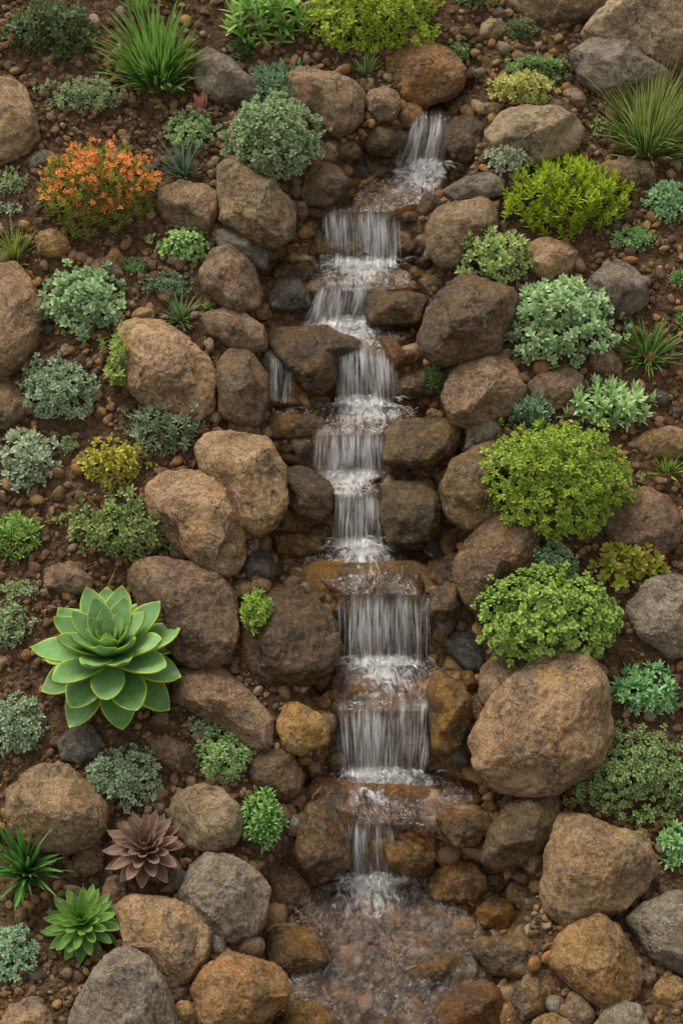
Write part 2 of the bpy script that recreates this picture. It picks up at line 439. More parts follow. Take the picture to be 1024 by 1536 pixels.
def rock(name, cat, label, style, geo, lift=.28, thick=.72, group=None, facets=7):
    """geo: an outline in photo pixels, or (cx, cy, rx, ry, turn in degrees)"""
    g = np.random.default_rng(abs(hash((int(geo[0] if not isinstance(geo[0], tuple) else geo[0][0] * 13 + geo[0][1]), len(RK)))) % 100000)
    if isinstance(geo[0], tuple):
        pts = np.array(geo, float)
        c = (pts.min(0) + pts.max(0)) / 2
        pts[:, 1] = 2 * c[1] - pts[:, 1]
        th, rr = poly_radius(pts, c)
        cx, cy_ = c
    else:
        cx, cy_, rx, ry = geo[:4]; rot = R(geo[4]) if len(geo) > 4 else 0
        th = np.linspace(-math.pi, math.pi, 181)[:-1]
        a = th - rot
        rr = 1 / np.sqrt((np.cos(a) / rx) ** 2 + (np.sin(a) / ry) ** 2)
        rr = rr * (1 + .07 * np.sin(2 * th + g.uniform(0, 6)) + .05 * np.sin(3 * th + g.uniform(0, 6)))
    big = rr.mean()
    sub = 6 if big > 52 else 5 if big > 22 else 4 if big > 9 else 3
    bv, bf = ico(sub)
    m = pxm(cy_)
    rr = rr * m; mean = rr.mean()
    P = bv.copy()
    for k in range(facets):
        n = g.normal(size=3); n[2] = abs(n[2]) + .45; n /= np.linalg.norm(n)
        cut = g.uniform(.68, .9)
        dd = P @ n
        P = P - np.maximum(dd - cut, 0)[:, None] * n * g.uniform(.75, 1)
    for k in range(16):
        n = g.normal(size=3); n[2] = abs(n[2]) + .2; n /= np.linalg.norm(n)
        dd = P @ n; mx = dd.max()
        P = P - np.maximum(dd - mx * g.uniform(.93, .985), 0)[:, None] * n * .8
    # one upward plane, as if weathered on top
    n = np.array([g.normal() * .2, .62, .72]); n /= np.linalg.norm(n); dd = P @ n
    P = P - np.maximum(dd - g.uniform(.7, .88), 0)[:, None] * n * .85
    th_v = np.arctan2(P[:, 1], P[:, 0]); rho = np.hypot(P[:, 0], P[:, 1])
    # faces that the cuts took from the rim come back, so that the outline holds
    rim = np.hypot(bv[:, 0], bv[:, 1]); bl = sstep(.85, 1.0, rim)
    rho = rho * (1 - bl) + np.maximum(rho, rim) * bl
    rad = np.interp(th_v, th, rr, period=2 * math.pi)
    off = g.uniform(0, 100, 3)
    nz = 1 + .11 * fbm(bv * 1.6 + off, 4) + .05 * fbm(bv * 3.4 + off, 4, True)
    X = rho * np.cos(th_v) * rad * nz * 1.02; Y = rho * np.sin(th_v) * rad * nz * 1.02 / .95
    Zc = P[:, 2] * mean * thick * 1.0 * nz
    # chips and grain
    fine = (.035 * fbm(bv * 8 + off, 4) + .02 * fbm(bv * 17 + off, 3, True)) * mean
    nrm = bv
    X += fine * nrm[:, 0]; Y += fine * nrm[:, 1]; Zc += fine * nrm[:, 2]
    u, v, h = ground(np.array(float(cx)), np.array(float(cy_)))
    hh = float(h) + lift * mean * thick
    u, v = ray_uv(np.array(float(cx)), np.array(float(cy_)), hh)
    C = float(u) * U + float(v) * V + hh * N
    W = X[:, None] * U + Y[:, None] * V + Zc[:, None] * N
    me = mesh_np(name, W, tris=bf)
    o = link(name, me, ROCK[style], loc=C)
    tag(o, label, cat, group)
    RK.append((cx, cy_, big))
    return o

B, S_ = 'boulder', 'rock'
ROCKS = [
 # far bank and the top of the cascade
 (B, 'tan', 'big tan boulder cut by the picture edge above the orange flowering plant', [(-14,112),(14,113),(38,135),(55,175),(59,205),(43,228),(20,241),(-14,246)], .3),
 (B, 'grey', 'angular grey brown boulder just below the broad grass tuft', [(293,82),(316,73),(346,88),(372,116),(398,140),(390,160),(355,155),(330,158),(302,140),(292,115)], .3),
 (B, 'brown', 'brown boulder between the blue sedum and the orange boulder at the stream head', [(429,108),(446,95),(472,103),(500,110),(527,122),(546,142),(543,172),(527,198),(508,208),(488,198),(466,172),(440,150)], .4),
 (S_, 'brown', 'small brown rock wedged against the round grey green sedum dome', [(335,200),(348,197),(363,215),(358,232),(340,229)], .2),
 (B, 'brown', 'squarish brown boulder next to the orange flowering plant', [(240,283),(268,272),(310,279),(331,295),(328,325),(315,350),(285,342),(248,332),(238,306)], .3),
 (B, 'brown', 'large slanting brown boulder under the grey green sedum dome', [(328,250),(345,235),(376,250),(415,280),(440,310),(444,342),(431,363),(405,373),(370,358),(335,330),(329,298)], .4),
 (B, 'slate', 'dark grey boulder tucked under the large slanting brown boulder', [(322,345),(345,340),(376,352),(403,373),(398,405),(372,398),(330,372)], .15),
 (S_, 'orange', 'small ochre rock at the foot of the orange flowering plant', [(52,356),(75,343),(100,352),(106,372),(90,386),(60,383)], .3),
 (S_, 'slate', 'flat grey rock behind the orange flowering plant, nearer the tan boulder', (62,240,23,13,10), .1),
 (S_, 'pale', 'flat pale rock showing over the top of the orange flowers', (165,238,20,14,-5), .1),
 (B, 'damp', 'damp two toned grey and brown boulder below the sedum dome beside the upper pool', [(450,290),(465,255),(485,240),(505,250),(528,275),(515,295),(490,312),(460,310)], .4),
 (S_, 'brown', 'rounded brown rock at the stream edge of the sedum dome', (495,228,13,17,0), .3),
 (S_, 'damp', 'brown rock next to the dark wet block by the top fall', (520,226,19,15,0), .1),
 (S_, 'wetslate', 'blue grey pointed stone standing at the edge of the upper pool', [(516,262),(520,245),(530,236),(541,241),(555,258),(550,270),(528,271)], .5),
 (B, 'wetdark', 'dark wet block beside the top fall, below two round brown rocks', [(535,200),(548,182),(570,180),(600,190),(612,205),(605,222),(580,236),(552,230),(538,215)], .4),
 (B, 'brown', 'round brown boulder in front of the orange boulder, above the dark wet block', [(548,150),(555,135),(575,130),(596,138),(601,155),(592,178),(570,182),(553,172)], .4),
 (B, 'orange', 'big rounded orange brown boulder at the head of the stream', [(577,102),(587,70),(612,59),(642,60),(677,80),(698,108),(694,130),(667,150),(637,158),(602,150),(582,125)], .45),
 (S_, 'orange', 'small round orange rock close beside the lip of the top fall', (615,172,21,20,0), .4),
 (S_, 'orange', 'tiny orange stone between the brown boulders above the dark wet block', (552,173,7,7,0), .6),
 (B, 'pale', 'huge pale tan boulder filling the top corner of the slope', [(870,50),(905,10),(935,-15),(1060,-40),(1060,112),(1010,108),(960,100),(910,75)], .25),
 (B, 'grey', 'faceted grey boulder leaning before the huge pale tan boulder', [(857,80),(892,55),(912,46),(942,65),(962,90),(995,108),(1002,120),(970,128),(932,140),(912,145),(872,120)], .5),
 (B, 'brown', 'low brown boulder cut by the top of the picture', [(762,-20),(765,8),(790,28),(830,36),(880,35),(905,10),(910,-20)], .2),
 (S_, 'tan', 'flat tan slab lying near the dark green mound on the upper slope', [(720,40),(732,27),(752,28),(758,50),(740,60),(720,58)], .2),
 (B, 'pale', 'broad pale boulder above the silver leaved plant', [(729,200),(752,170),(792,159),(837,162),(869,180),(874,205),(857,225),(822,240),(805,245),(780,230),(735,222)], .35),
 (B, 'wetdark', 'dark wet ledge rock over which the top fall pours', [(668,196),(678,178),(700,173),(740,175),(742,190),(730,215),(725,232),(702,246),(678,240),(667,215)], .5),
 (B, 'grey', 'flat grey brown boulder beside the upper pool under the silver leaved plant', [(662,288),(700,266),(732,257),(757,268),(752,292),(722,302),(682,303)], .35),
 (B, 'brown', 'brown boulder with a sharp shoulder across from the second fall', [(640,342),(655,316),(685,302),(725,297),(745,313),(742,345),(720,365),(700,385),(680,403),(655,400),(641,375)], .4),
 (S_, 'wet', 'small wet rock at the outflow of the upper pool', (643,308,20,15,20), .4),
 (B, 'tan', 'half buried tan boulder between the reddish sedum and the pale green clump', [(790,380),(797,363),(820,356),(850,363),(865,380),(855,405),(820,420),(795,405)], .3),
 (B, 'grey', 'domed grey brown boulder beside the big pale green clump', [(877,429),(897,404),(927,389),(952,401),(967,429),(967,454),(942,471),(917,471),(887,449)], .35),
 (B, 'damp', 'large dark brown boulder facing the third fall', [(629,504),(642,464),(677,424),(707,413),(747,429),(777,449),(772,474),(752,499),(747,529),(712,539),(672,544),(637,534)], .5),
 (B, 'brown', 'round brown boulder with a lighter rim above the blue green tuft', [(662,594),(682,554),(717,531),(752,531),(777,554),(787,584),(777,609),(742,629),(702,641),(677,629)], .45),
 (B, 'brown', 'low brown rock behind the blue green tuft', [(789,579),(812,561),(852,554),(874,566),(872,589),(837,609),(797,604)], .2),
 (S_, 'grey', 'small grey brown rock wedged between two large stream side boulders', [(697,674),(702,639),(727,624),(749,629),(752,654),(727,669)], .35),
 (B, 'damp', 'dark boulder partly under the large bright green bush', [(662,729),(677,694),(712,671),(747,661),(774,669),(772,700),(742,744),(750,775),(702,792),(670,772)], .4),
 (B, 'damp', 'tall brown boulder between the two bright green bushes', [(684,843),(712,798),(745,762),(800,770),(812,800),(795,843),(752,873),(722,918),(697,903),(684,868)], .4),
 (B, 'brown', 'brown boulder above the yellow and orange succulent', [(905,785),(925,750),(965,732),(1000,745),(1018,775),(1015,815),(985,835),(940,825),(912,808)], .3),
 (B, 'tan', 'flat tan boulder at the picture edge above the tiny bright tuft', [(949,664),(972,646),(1007,641),(1045,654),(1045,684),(992,688),(962,679)], .2),
 (B, 'grey', 'large grey boulder at the picture edge below the yellow and orange succulent', [(944,908),(972,873),(1007,863),(1050,878),(1050,975),(1002,980),(962,955),(947,930)], .3),
 (B, 'tan', 'largest boulder, round and tan, beside the lower falls', [(709,1108),(727,1063),(762,1023),(802,998),(842,984),(882,993),(907,1023),(914,1063),(907,1110),(890,1145),(850,1175),(800,1185),(750,1180),(715,1150)], .4),
 (B, 'brown', 'brown rock half hidden behind the largest round boulder', [(718,1050),(724,1000),(752,978),(800,985),(820,1000),(790,1030),(745,1070)], .15),
 (B, 'wetslate', 'dark slate rock under the rounded leaf bush at the water edge', [(662,968),(687,943),(712,940),(728,965),(726,1008),(700,1008),(677,985)], .4),
 (S_, 'wet', 'wet brown angular rock beside the widest fall', [(642,923),(647,888),(672,875),(690,883),(690,913),(667,933)], .5),
 (S_, 'wet', 'little round wet rock at the side of the widest fall', (661,948,14,15,0), .5),
 (S_, 'orange', 'upright orange stone propped against the tall brown boulder', [(658,815),(665,790),(683,786),(688,815),(672,842)], .5),
 (S_, 'wetslate', 'blue grey stone beside the upright orange stone', (648,822,14,19,-15), .3),
 (S_, 'tan', 'smooth tan oval stone on the wet rocks near the grey brown wedge', (671,687,16,11,10), .6),
 (S_, 'wet', 'small wet stone under the smooth tan oval stone', (652,703,17,13,0), .3),
 (S_, 'orange', 'small orange oval stone at the waterline of the round brown boulder', (652,622,14,8,-10), .5),
 (B, 'wet', 'wet brown ledge rock standing clear of the fifth fall', [(574,693),(580,650),(609,630),(670,630),(690,650),(675,685),(640,702),(621,702),(590,697)], .55),
 (B, 'wetdark', 'mossy dark wet boulder flanking the sixth fall', [(571,777),(574,730),(593,722),(628,722),(656,740),(663,765),(659,793),(640,808),(615,815),(580,815)], .55),
 (B, 'wetdark', 'dark wet rock below the slanting pool, opposite the mossy boulder', [(421,703),(446,700),(477,708),(496,727),(500,768),(477,780),(446,777),(430,746)], .5),
 (S_, 'wetorange', 'wet orange brown rock lying flat beside the foot of the sixth fall', [(413,803),(452,798),(482,805),(486,828),(450,836),(416,830)], .4),
 (B, 'wet', 'wet brown ledge beside the third fall with thin trickles on it', [(545,440),(565,437),(609,439),(640,446),(637,462),(627,486),(590,489),(555,487),(546,462)], .45),
 (B, 'wetslate', 'dark blue grey wet rock by the third fall', [(400,446),(415,419),(446,417),(465,440),(468,462),(431,468),(409,465)], .4),
 (B, 'wet', 'broad flat wet rock that splits the fourth fall', [(404,512),(421,494),(484,490),(535,508),(545,527),(512,538),(503,574),(484,590),(459,586),(437,561),(409,530)], .28),
 (S_, 'wetorange', 'orange brown wet rock at the shoulder of the fourth fall', [(567,506),(588,504),(606,527),(606,543),(590,555),(578,536)], .5),
 (S_, 'wet', 'wet rock beside the small dark green plant at the water', [(587,572),(609,558),(650,568),(656,592),(609,600),(590,592)], .35),
 (B, 'wetorange', 'low orange brown wet ledge above the slanting pool', [(402,637),(409,621),(468,622),(488,634),(474,655),(446,659),(406,659)], .25),
 (S_, 'wetorange', 'small orange brown stone sitting in the fourth pool', (430,604,21,9,0), .4),
 (B, 'wetdark', 'large black brown wet boulder with the tiny bright plant on it', [(353,980),(370,935),(395,905),(405,890),(450,888),(480,908),(505,938),(509,975),(490,1010),(450,1030),(400,1025),(370,1003)], .5),
 (B, 'wetorange', 'orange brown wet ledge next to the eighth fall', [(640,1035),(655,1012),(690,1010),(707,1050),(705,1075),(690,1115),(672,1127),(648,1122),(646,1085)], .35),
 (S_, 'wetorange', 'orange lip rock over which the eighth fall starts', [(498,1049),(511,1030),(539,1027),(557,1042),(550,1052),(511,1060)], .2),
 (S_, 'wetorange', 'round orange rock under the water below the black brown boulder', (485,1024,15,14,0), .35),
 (B, 'orange', 'angular orange brown rock standing on the gravel beside the eighth fall', [(415,1088),(425,1063),(445,1055),(480,1073),(495,1093),(490,1113),(450,1132),(425,1118)], .55),
 (S_, 'wet', 'low wet brown rock at the foot of the eighth fall', [(486,1139),(504,1124),(523,1130),(526,1146),(501,1158)], .4),
 (B, 'damp', 'brown boulder beside the pale green sedum and the lower pool', [(376,1150),(385,1125),(410,1121),(440,1135),(456,1165),(452,1190),(425,1200),(395,1190),(378,1170)], .4),
 (B, 'wet', 'wet brown boulder that guides the last fall', [(443,1280),(448,1240),(462,1211),(490,1202),(510,1225),(526,1260),(525,1297),(490,1310),(458,1305)], .4),
 (B, 'wetorange', 'rounded wet rock in the middle of the last fall', [(573,1267),(589,1252),(620,1253),(651,1270),(654,1286),(636,1302),(611,1310),(582,1300)], .6),
 (B, 'wet', 'flat wet rock between the last fall and the leaning boulder', [(653,1227),(670,1214),(732,1220),(739,1240),(714,1267),(682,1270),(664,1249)], .35),
 (B, 'wetorange', 'round wet orange brown boulder sitting in the bottom pool', [(640,1330),(651,1308),(676,1294),(710,1296),(732,1317),(732,1336),(707,1352),(670,1353),(648,1349)], .55),
 (B, 'damp', 'leaning brown boulder at the foot of the largest round boulder', [(722,1287),(732,1247),(762,1207),(797,1189),(832,1194),(842,1207),(840,1237),(822,1267),(792,1292),(747,1295)], .4),
 (B, 'tan', 'big blocky tan boulder on the lower bank', [(812,1332),(822,1277),(842,1232),(882,1229),(927,1249),(962,1257),(974,1282),(982,1307),(962,1337),(927,1362),(887,1372),(852,1386),(822,1362)], .4),
 (B, 'orange', 'tan orange boulder with a ridge, directly below the blocky tan boulder', [(827,1447),(837,1412),(872,1387),(902,1378),(927,1397),(947,1427),(960,1462),(942,1492),(902,1514),(882,1497),(857,1477)], .45),
 (B, 'grey', 'grey topped boulder cut by the picture edge beside the ridged orange boulder', [(939,1382),(962,1362),(1012,1344),(1055,1347),(1055,1460),(1017,1457),(972,1432),(957,1402)], .35),
 (S_, 'wetorange', 'orange brown wet rock half in the bottom pool beside the orange pebble pile', [(712,1367),(732,1349),(767,1349),(777,1372),(762,1392),(722,1392)], .45),
 (B, 'damp', 'long damp boulder with its low end in the bottom pool', [(702,1422),(722,1408),(757,1407),(782,1389),(812,1397),(827,1422),(812,1452),(777,1467),(732,1457)], .4),
 (S_, 'damp', 'upright grey brown stone below the long damp boulder', [(767,1502),(777,1477),(802,1471),(819,1487),(814,1517),(782,1529)], .4),
 (S_, 'brown', 'egg shaped brown stone under the ridged orange boulder', (867,1516,21,23,0), .4),
 (S_, 'grey', 'small dark grey round stone beside the egg shaped brown stone', (831,1508,14,14,0), .3),
 (B, 'grey', 'smooth grey boulder cut by the bottom edge under the ridged orange boulder', [(893,1560),(903,1518),(925,1500),(957,1512),(974,1545),(965,1575)], .4),
 (B, 'wetorange', 'lumpy wet orange brown boulder at the lower end of the bottom pool', [(652,1512),(692,1482),(727,1472),(752,1492),(752,1540),(655,1545)], .35),
 (B, 'wetorange', 'flat brown rock washed over in the middle of the bottom pool', [(602,1462),(652,1434),(692,1432),(702,1457),(672,1477),(612,1487)], .12),
 (S_, 'brown', 'knobbly brown rock tucked between the leaning and blocky boulders', [(779,1280),(797,1269),(817,1272),(818,1295),(800,1310),(784,1300)], .5),
 (S_, 'orange', 'orange pointed rock against the flank of the blocky tan boulder', (781,1341,21,17,-15), .45),
 (S_, 'damp', 'flat damp stone under the knobbly brown rock', (786,1316,20,10,-10), .2),
 (S_, 'orange', 'orange rock at the picture edge under the grey topped boulder', (1007,1487,24,22,0), .2),
 (S_, 'orange', 'orange stone at the bottom edge near the egg shaped brown stone', (828,1540,32,16,0), .3),
 (S_, 'brown', 'round brown pebble between ridged orange and grey topped boulders', (972,1468,12,12,0), .3),
 # left bank, downwards
 (B, 'tan', 'tall tan boulder at the picture edge beside the pale green fleshy clump', [(-14,395),(20,394),(45,425),(62,470),(55,515),(40,540),(15,560),(-14,560)], .35),
 (B, 'brown', 'brown boulder at the picture edge beside the grey blue sage mat', [(-14,573),(20,573),(38,600),(40,625),(15,645),(-14,645)], .25),
 (B, 'brown', 'brown boulder below the dark grey one, across from the second pool', [(300,414),(318,372),(350,362),(380,400),(392,440),(386,462),(350,470),(310,440)], .35),
 (B, 'tan', 'long sloping tan boulder under the yellow green upright plant', [(175,491),(200,481),(240,486),(280,511),(310,539),(325,569),(323,609),(305,629),(280,625),(225,610),(195,580)], .35),
 (B, 'brown', 'low brown boulder above the dark leaning one by the fourth pool', [(305,474),(335,461),(370,471),(395,494),(400,524),(370,530),(345,520),(310,499)], .2),
 (B, 'damp', 'dark brown leaning boulder at the edge of the fourth pool', [(325,549),(345,521),(375,524),(400,564),(403,600),(390,634),(360,639),(330,619)], .45),
 (S_, 'orange', 'round orange stone at the edge of the third pool', (395,467,15,13,0), .5),
 (B, 'tan', 'large tan boulder beside the fifth and sixth falls', [(295,675),(310,652),(360,648),(400,660),(425,703),(431,745),(415,785),(390,800),(360,790),(335,740),(305,710)], .4),
 (S_, 'brown', 'flat brown rock behind the large tan boulder by the fifth fall', (368,644,26,13,-15), .2),
 (B, 'tan', 'rounded tan boulder with a flat top above the red stemmed straggly plant', [(216,740),(240,714),(280,707),(325,719),(352,749),(366,790),(363,835),(340,862),(300,850),(270,820),(230,780)], .4),
 (B, 'brown', 'large brown boulder behind the giant rosette succulent', [(188,865),(210,846),(250,842),(285,848),(325,868),(350,898),(357,933),(350,970),(330,995),(300,1000),(265,985),(245,950),(210,910)], .4),
 (S_, 'brown', 'flat brown rock in the soil above the giant rosette succulent', [(67,853),(90,846),(115,851),(142,871),(135,890),(100,890),(70,880)], .2),
 (B, 'brown', 'sloping brown slab below the giant rosette succulent on the stream side', [(265,1010),(300,999),(340,1010),(380,1045),(408,1080),(405,1118),(380,1122),(340,1095),(300,1072),(265,1050)], .2),
 (S_, 'grey', 'grey stone lying on top of the large brown boulder behind the rosette', (277,822,25,17,10), .35),
 (S_, 'grey', 'long grey brown stone leaning between two large boulders', (312,846,36,18,-35), .4),
 (S_, 'wetslate', 'dark slate rock above the tiny bright plant on the wet boulder', [(360,853),(375,826),(405,830),(420,858),(400,878),(370,873)], .3),
 (S_, 'brown', 'small tan stone by the dark slate rock', (363,885,19,14,15), .4),
 (S_, 'grey', 'small grey round stone on the upper side of the dark slate rock', (376,817,13,12,0), .3),
 (S_, 'slate', 'dark grey rock in soil between the giant rosette and the blue sage clump', [(87,1113),(110,1090),(135,1085),(152,1108),(150,1133),(120,1143),(95,1135)], .2),
 (S_, 'brown', 'half buried brown rock between the sage clump and pale sedum', [(222,1115),(250,1105),(280,1118),(293,1145),(270,1158),(235,1140)], .2),
 (B, 'tan', 'big smooth tan boulder behind the dark green strappy plant', [(12,1192),(30,1167),(65,1151),(100,1154),(135,1182),(160,1212),(162,1237),(145,1262),(100,1272),(50,1267),(20,1240)], .4),
 (B, 'pale', 'round pale boulder between the purple rosette and the green leafy tuft', [(255,1212),(265,1192),(295,1181),(330,1186),(357,1207),(365,1232),(355,1262),(320,1277),(285,1267),(260,1237)], .35),
 (S_, 'brown', 'small round brown rock beside the purple rosette', [(110,1287),(120,1269),(140,1263),(155,1277),(155,1302),(130,1312),(112,1302)], .4),
 (B, 'grey', 'mottled grey brown boulder below the purple rosette', [(270,1342),(285,1307),(310,1284),(350,1292),(385,1312),(402,1337),(402,1367),(385,1397),(350,1411),(310,1397),(280,1367)], .4),
 (B, 'damp', 'brown boulder leaning into the bottom pool beside the mottled boulder', [(370,1284),(400,1279),(440,1302),(465,1332),(465,1357),(430,1367),(405,1352),(400,1327),(380,1302)], .3),
 (B, 'tan', 'tan boulder beside the green rosette with yellow centre', [(177,1367),(195,1352),(240,1352),(285,1367),(312,1397),(310,1432),(280,1467),(250,1477),(220,1452),(190,1422)], .35),
 (B, 'grey', 'large grey boulder standing at the bottom edge of the slope', [(110,1540),(130,1477),(160,1442),(185,1432),(215,1447),(240,1472),(260,1512),(263,1550),(190,1585),(115,1570)], .4),
 (B, 'orange', 'orange brown boulder at the bottom pool edge, half dry', [(290,1487),(305,1457),(335,1439),(370,1439),(410,1452),(430,1477),(428,1500),(395,1525),(350,1540),(310,1535)], .4),
 (B, 'wet', 'wet brown boulder lapped by the bottom pool', [(399,1405),(414,1393),(458,1393),(486,1415),(496,1440),(480,1458),(449,1465),(417,1455),(399,1430)], .4),
 (S_, 'grey', 'egg shaped grey stone between the tan and mottled boulders', (325,1419,13,17,10), .4),
 (S_, 'brown', 'round brown stone under the mottled boulder near the pool', (378,1421,18,16,0), .3),
 (S_, 'orange', 'round orange stone beside the large grey boulder at the bottom', (281,1519,19,16,0), .3),
 (S_, 'brown', 'small brown stone between large grey and orange brown boulders', (270,1490,13,14,0), .3),
 (S_, 'tan', 'tan boulder cut by the bottom corner of the picture', [(-5,1550),(15,1512),(50,1500),(72,1518),(87,1550),(40,1570)], .3),
 (S_, 'tan', 'small tan rock between green rosette and mottled boulder', (172,1335,18,19,0), .3),
 (S_, 'grey', 'small grey rock touching the purple rosette', (265,1318,15,14,0), .3),
 (B, 'wetorange', 'orange rock washed over at the bottom edge of the pool', [(425,1525),(440,1508),(470,1506),(505,1530),(510,1565),(430,1565)], .25),
 (S_, 'slate', 'grey stone between the wet guide boulder and the green leafy tuft', (442,1238,13,16,0), .3),
 (S_, 'grey', 'flat grey stone above the lip of the top fall', (702,152,16,10,0), .3),
 (S_, 'tan', 'flat tan stone on the ledge beside the top fall', (735,164,21,10,0), .3),
 (S_, 'brown', 'small brown rock behind the broad pale boulder', (837,160,20,14,-10), .2),
 (S_, 'brown', 'brown rock between the yellow green sedum and the faceted grey boulder', (862,146,18,13,-30), .3),
 (B, 'brown', 'low brown boulder in the soil below the reddish grass', [(902,245),(937,236),(972,245),(980,268),(945,285),(910,275)], .2),
 (S_, 'brown', 'brown rock beside the deep green grass tuft', (907,541,27,18,-20), .25),
 (S_, 'brown', 'brown rock above the pale green fleshy clump', [(135,400),(150,384),(175,390),(188,415),(165,425),(140,420)], .2),
 (S_, 'tan', 'small tan stone above the long sloping tan boulder', (215,472,17,11,0), .25),
 (S_, 'slate', 'grey slab near the top fall between round stones', (680,160,14,9,0), .2),
 (S_, 'orange', 'small orange stone on the gravel beside the second fall', (459,346,13,12,0), .5),
 (S_, 'damp', 'small damp brown stone above the orange stone by the second fall', (452,318,11,13,0), .4),
 (S_, 'orange', 'orange stone half under water at the second pool', (448,388,18,9,0), .4),
 (S_, 'wetorange', 'small wet orange stone poking out of the second pool', (621,411,11,11,0), .5),
 (B, 'wetorange', 'broad brown ledge under the widest fall, washed over by water', [(448,866),(472,842),(551,846),(620,840),(655,862),(648,888),(600,902),(540,900),(500,900),(462,892)], -.12),
 (B, 'wet', 'domed wet rock behind the veil of the second fall', [(470,350),(486,318),(515,306),(548,310),(582,326),(600,350),(596,378),(535,388),(476,380)], .0),
 (B, 'wetorange', 'flat brown rock under the splash below the eighth fall', [(452,1200),(480,1168),(540,1178),(600,1180),(650,1190),(640,1228),(580,1246),(500,1238),(462,1224)], -.55),
 (S_, 'wet', 'wet brown rock standing clear at one side of the second pool', [(404,418),(420,396),(462,392),(480,408),(470,424),(430,430)], .1),
 (B, 'wet', 'wet brown rock running from the sixth foot towards the tall brown boulder', [(640,868),(650,842),(690,838),(706,858),(696,880),(660,884)], .2),
 (B, 'wet', 'wet brown rock at the outer edge of the seventh pool', [(668,1030),(680,1008),(708,1006),(716,1030),(706,1046),(680,1046)], .2),
 (S_, 'wetslate', 'dark damp stone between the pebbles at the third fall', (462,455,9,10,0), .5),
]
for r_ in ROCKS:
    nm, st, lb, geo, lf = r_
    if lf <= 0: rock(nm, 'boulder', lb, st, geo, lf, thick=.23, facets=10); continue
    rock(nm, 'boulder' if nm == B else 'stone', lb, st, geo, lf, thick=.8 if nm == B else .85, facets=8 if nm == B else 5)

# ------------------------------------------------------------------ water
EDGE = np.array([(150, 640, 690), (168, 630, 694), (178, 626, 690), (200, 615, 678), (248, 604, 674), (258, 562, 684), (285, 520, 668), (302, 508, 655), (314, 480, 612), (332, 475, 602),
                 (395, 468, 603), (405, 412, 640), (430, 400, 652), (442, 470, 562), (486, 472, 558), (492, 440, 630), (502, 402, 640), (520, 402, 610), (532, 494, 602), (604, 498, 594),
                 (611, 400, 660), (636, 402, 640), (650, 462, 588), (690, 420, 582), (716, 430, 582), (728, 440, 582), (744, 498, 576), (816, 498, 577), (826, 430, 655), (860, 440, 655),
                 (884, 490, 642), (898, 503, 640), (992, 508, 645), (1002, 470, 700), (1040, 470, 712), (1060, 488, 680), (1072, 494, 650), (1158, 505, 648), (1170, 445, 725), (1200, 440, 745),
                 (1226, 515, 690), (1242, 520, 662), (1318, 510, 668), (1332, 440, 700), (1400, 415, 765), (1470, 400, 760), (1640, 380, 740)], float)
def edges(row):
    l = np.interp(row, EDGE[:, 0], EDGE[:, 1]); r = np.interp(row, EDGE[:, 0], EDGE[:, 2])
    return l, r
def wsurf(px, py, extra=0.0):
    h = 0 * px
    for it in range(8):
        u, v = ray_uv(px, py, h); h = .5 * h + .5 * (hz(u, v) + extra) if it > 2 else hz(u, v) + extra
    return u, v, h
LIPS = [s[0] for s in STEPS if s[1] == 'l']; FEET = [s[0] for s in STEPS if s[1] == 'b'][1:]
FALL_X = [(614, 678), (478, 602), (474, 558), (500, 592), (470, 582), (499, 576), (506, 642), (496, 648), (518, 582)]
FALL_DX = [640, 540, 518, 545, 525, 538, 572, 575, 552]
def foam_at(px, row):
    """how broken and white the water is: on the falls, and churning out from their feet"""
    f = 0.03 + .12 * perlin(np.stack([px * .02, row * .012, 0 * row], -1)) + 0 * row
    for (a, b), (xa, xb) in zip(zip(LIPS, FEET), FALL_X):
        inside = sstep(a - 6, a + 14, row) * (1 - sstep(b - 4, b + 8, row)) * sstep(xa - 10, xa + 6, px) * (1 - sstep(xb - 6, xb + 10, px))
        f = np.maximum(f, (.30 + .34 * perlin(np.stack([px * .05, row * .004 + a, 0 * row + 3], -1))) * inside)
    for (b, xc) in zip(FEET, FALL_DX):
        wdt = 66 + 16 * (b > 1100)
        g_ = np.exp(-((px - xc) / wdt) ** 2) * sstep(b - 22, b, row) * np.exp(-np.maximum(row - b, 0) / 75)
        f = np.maximum(f, .06 + .80 * g_)
    return f
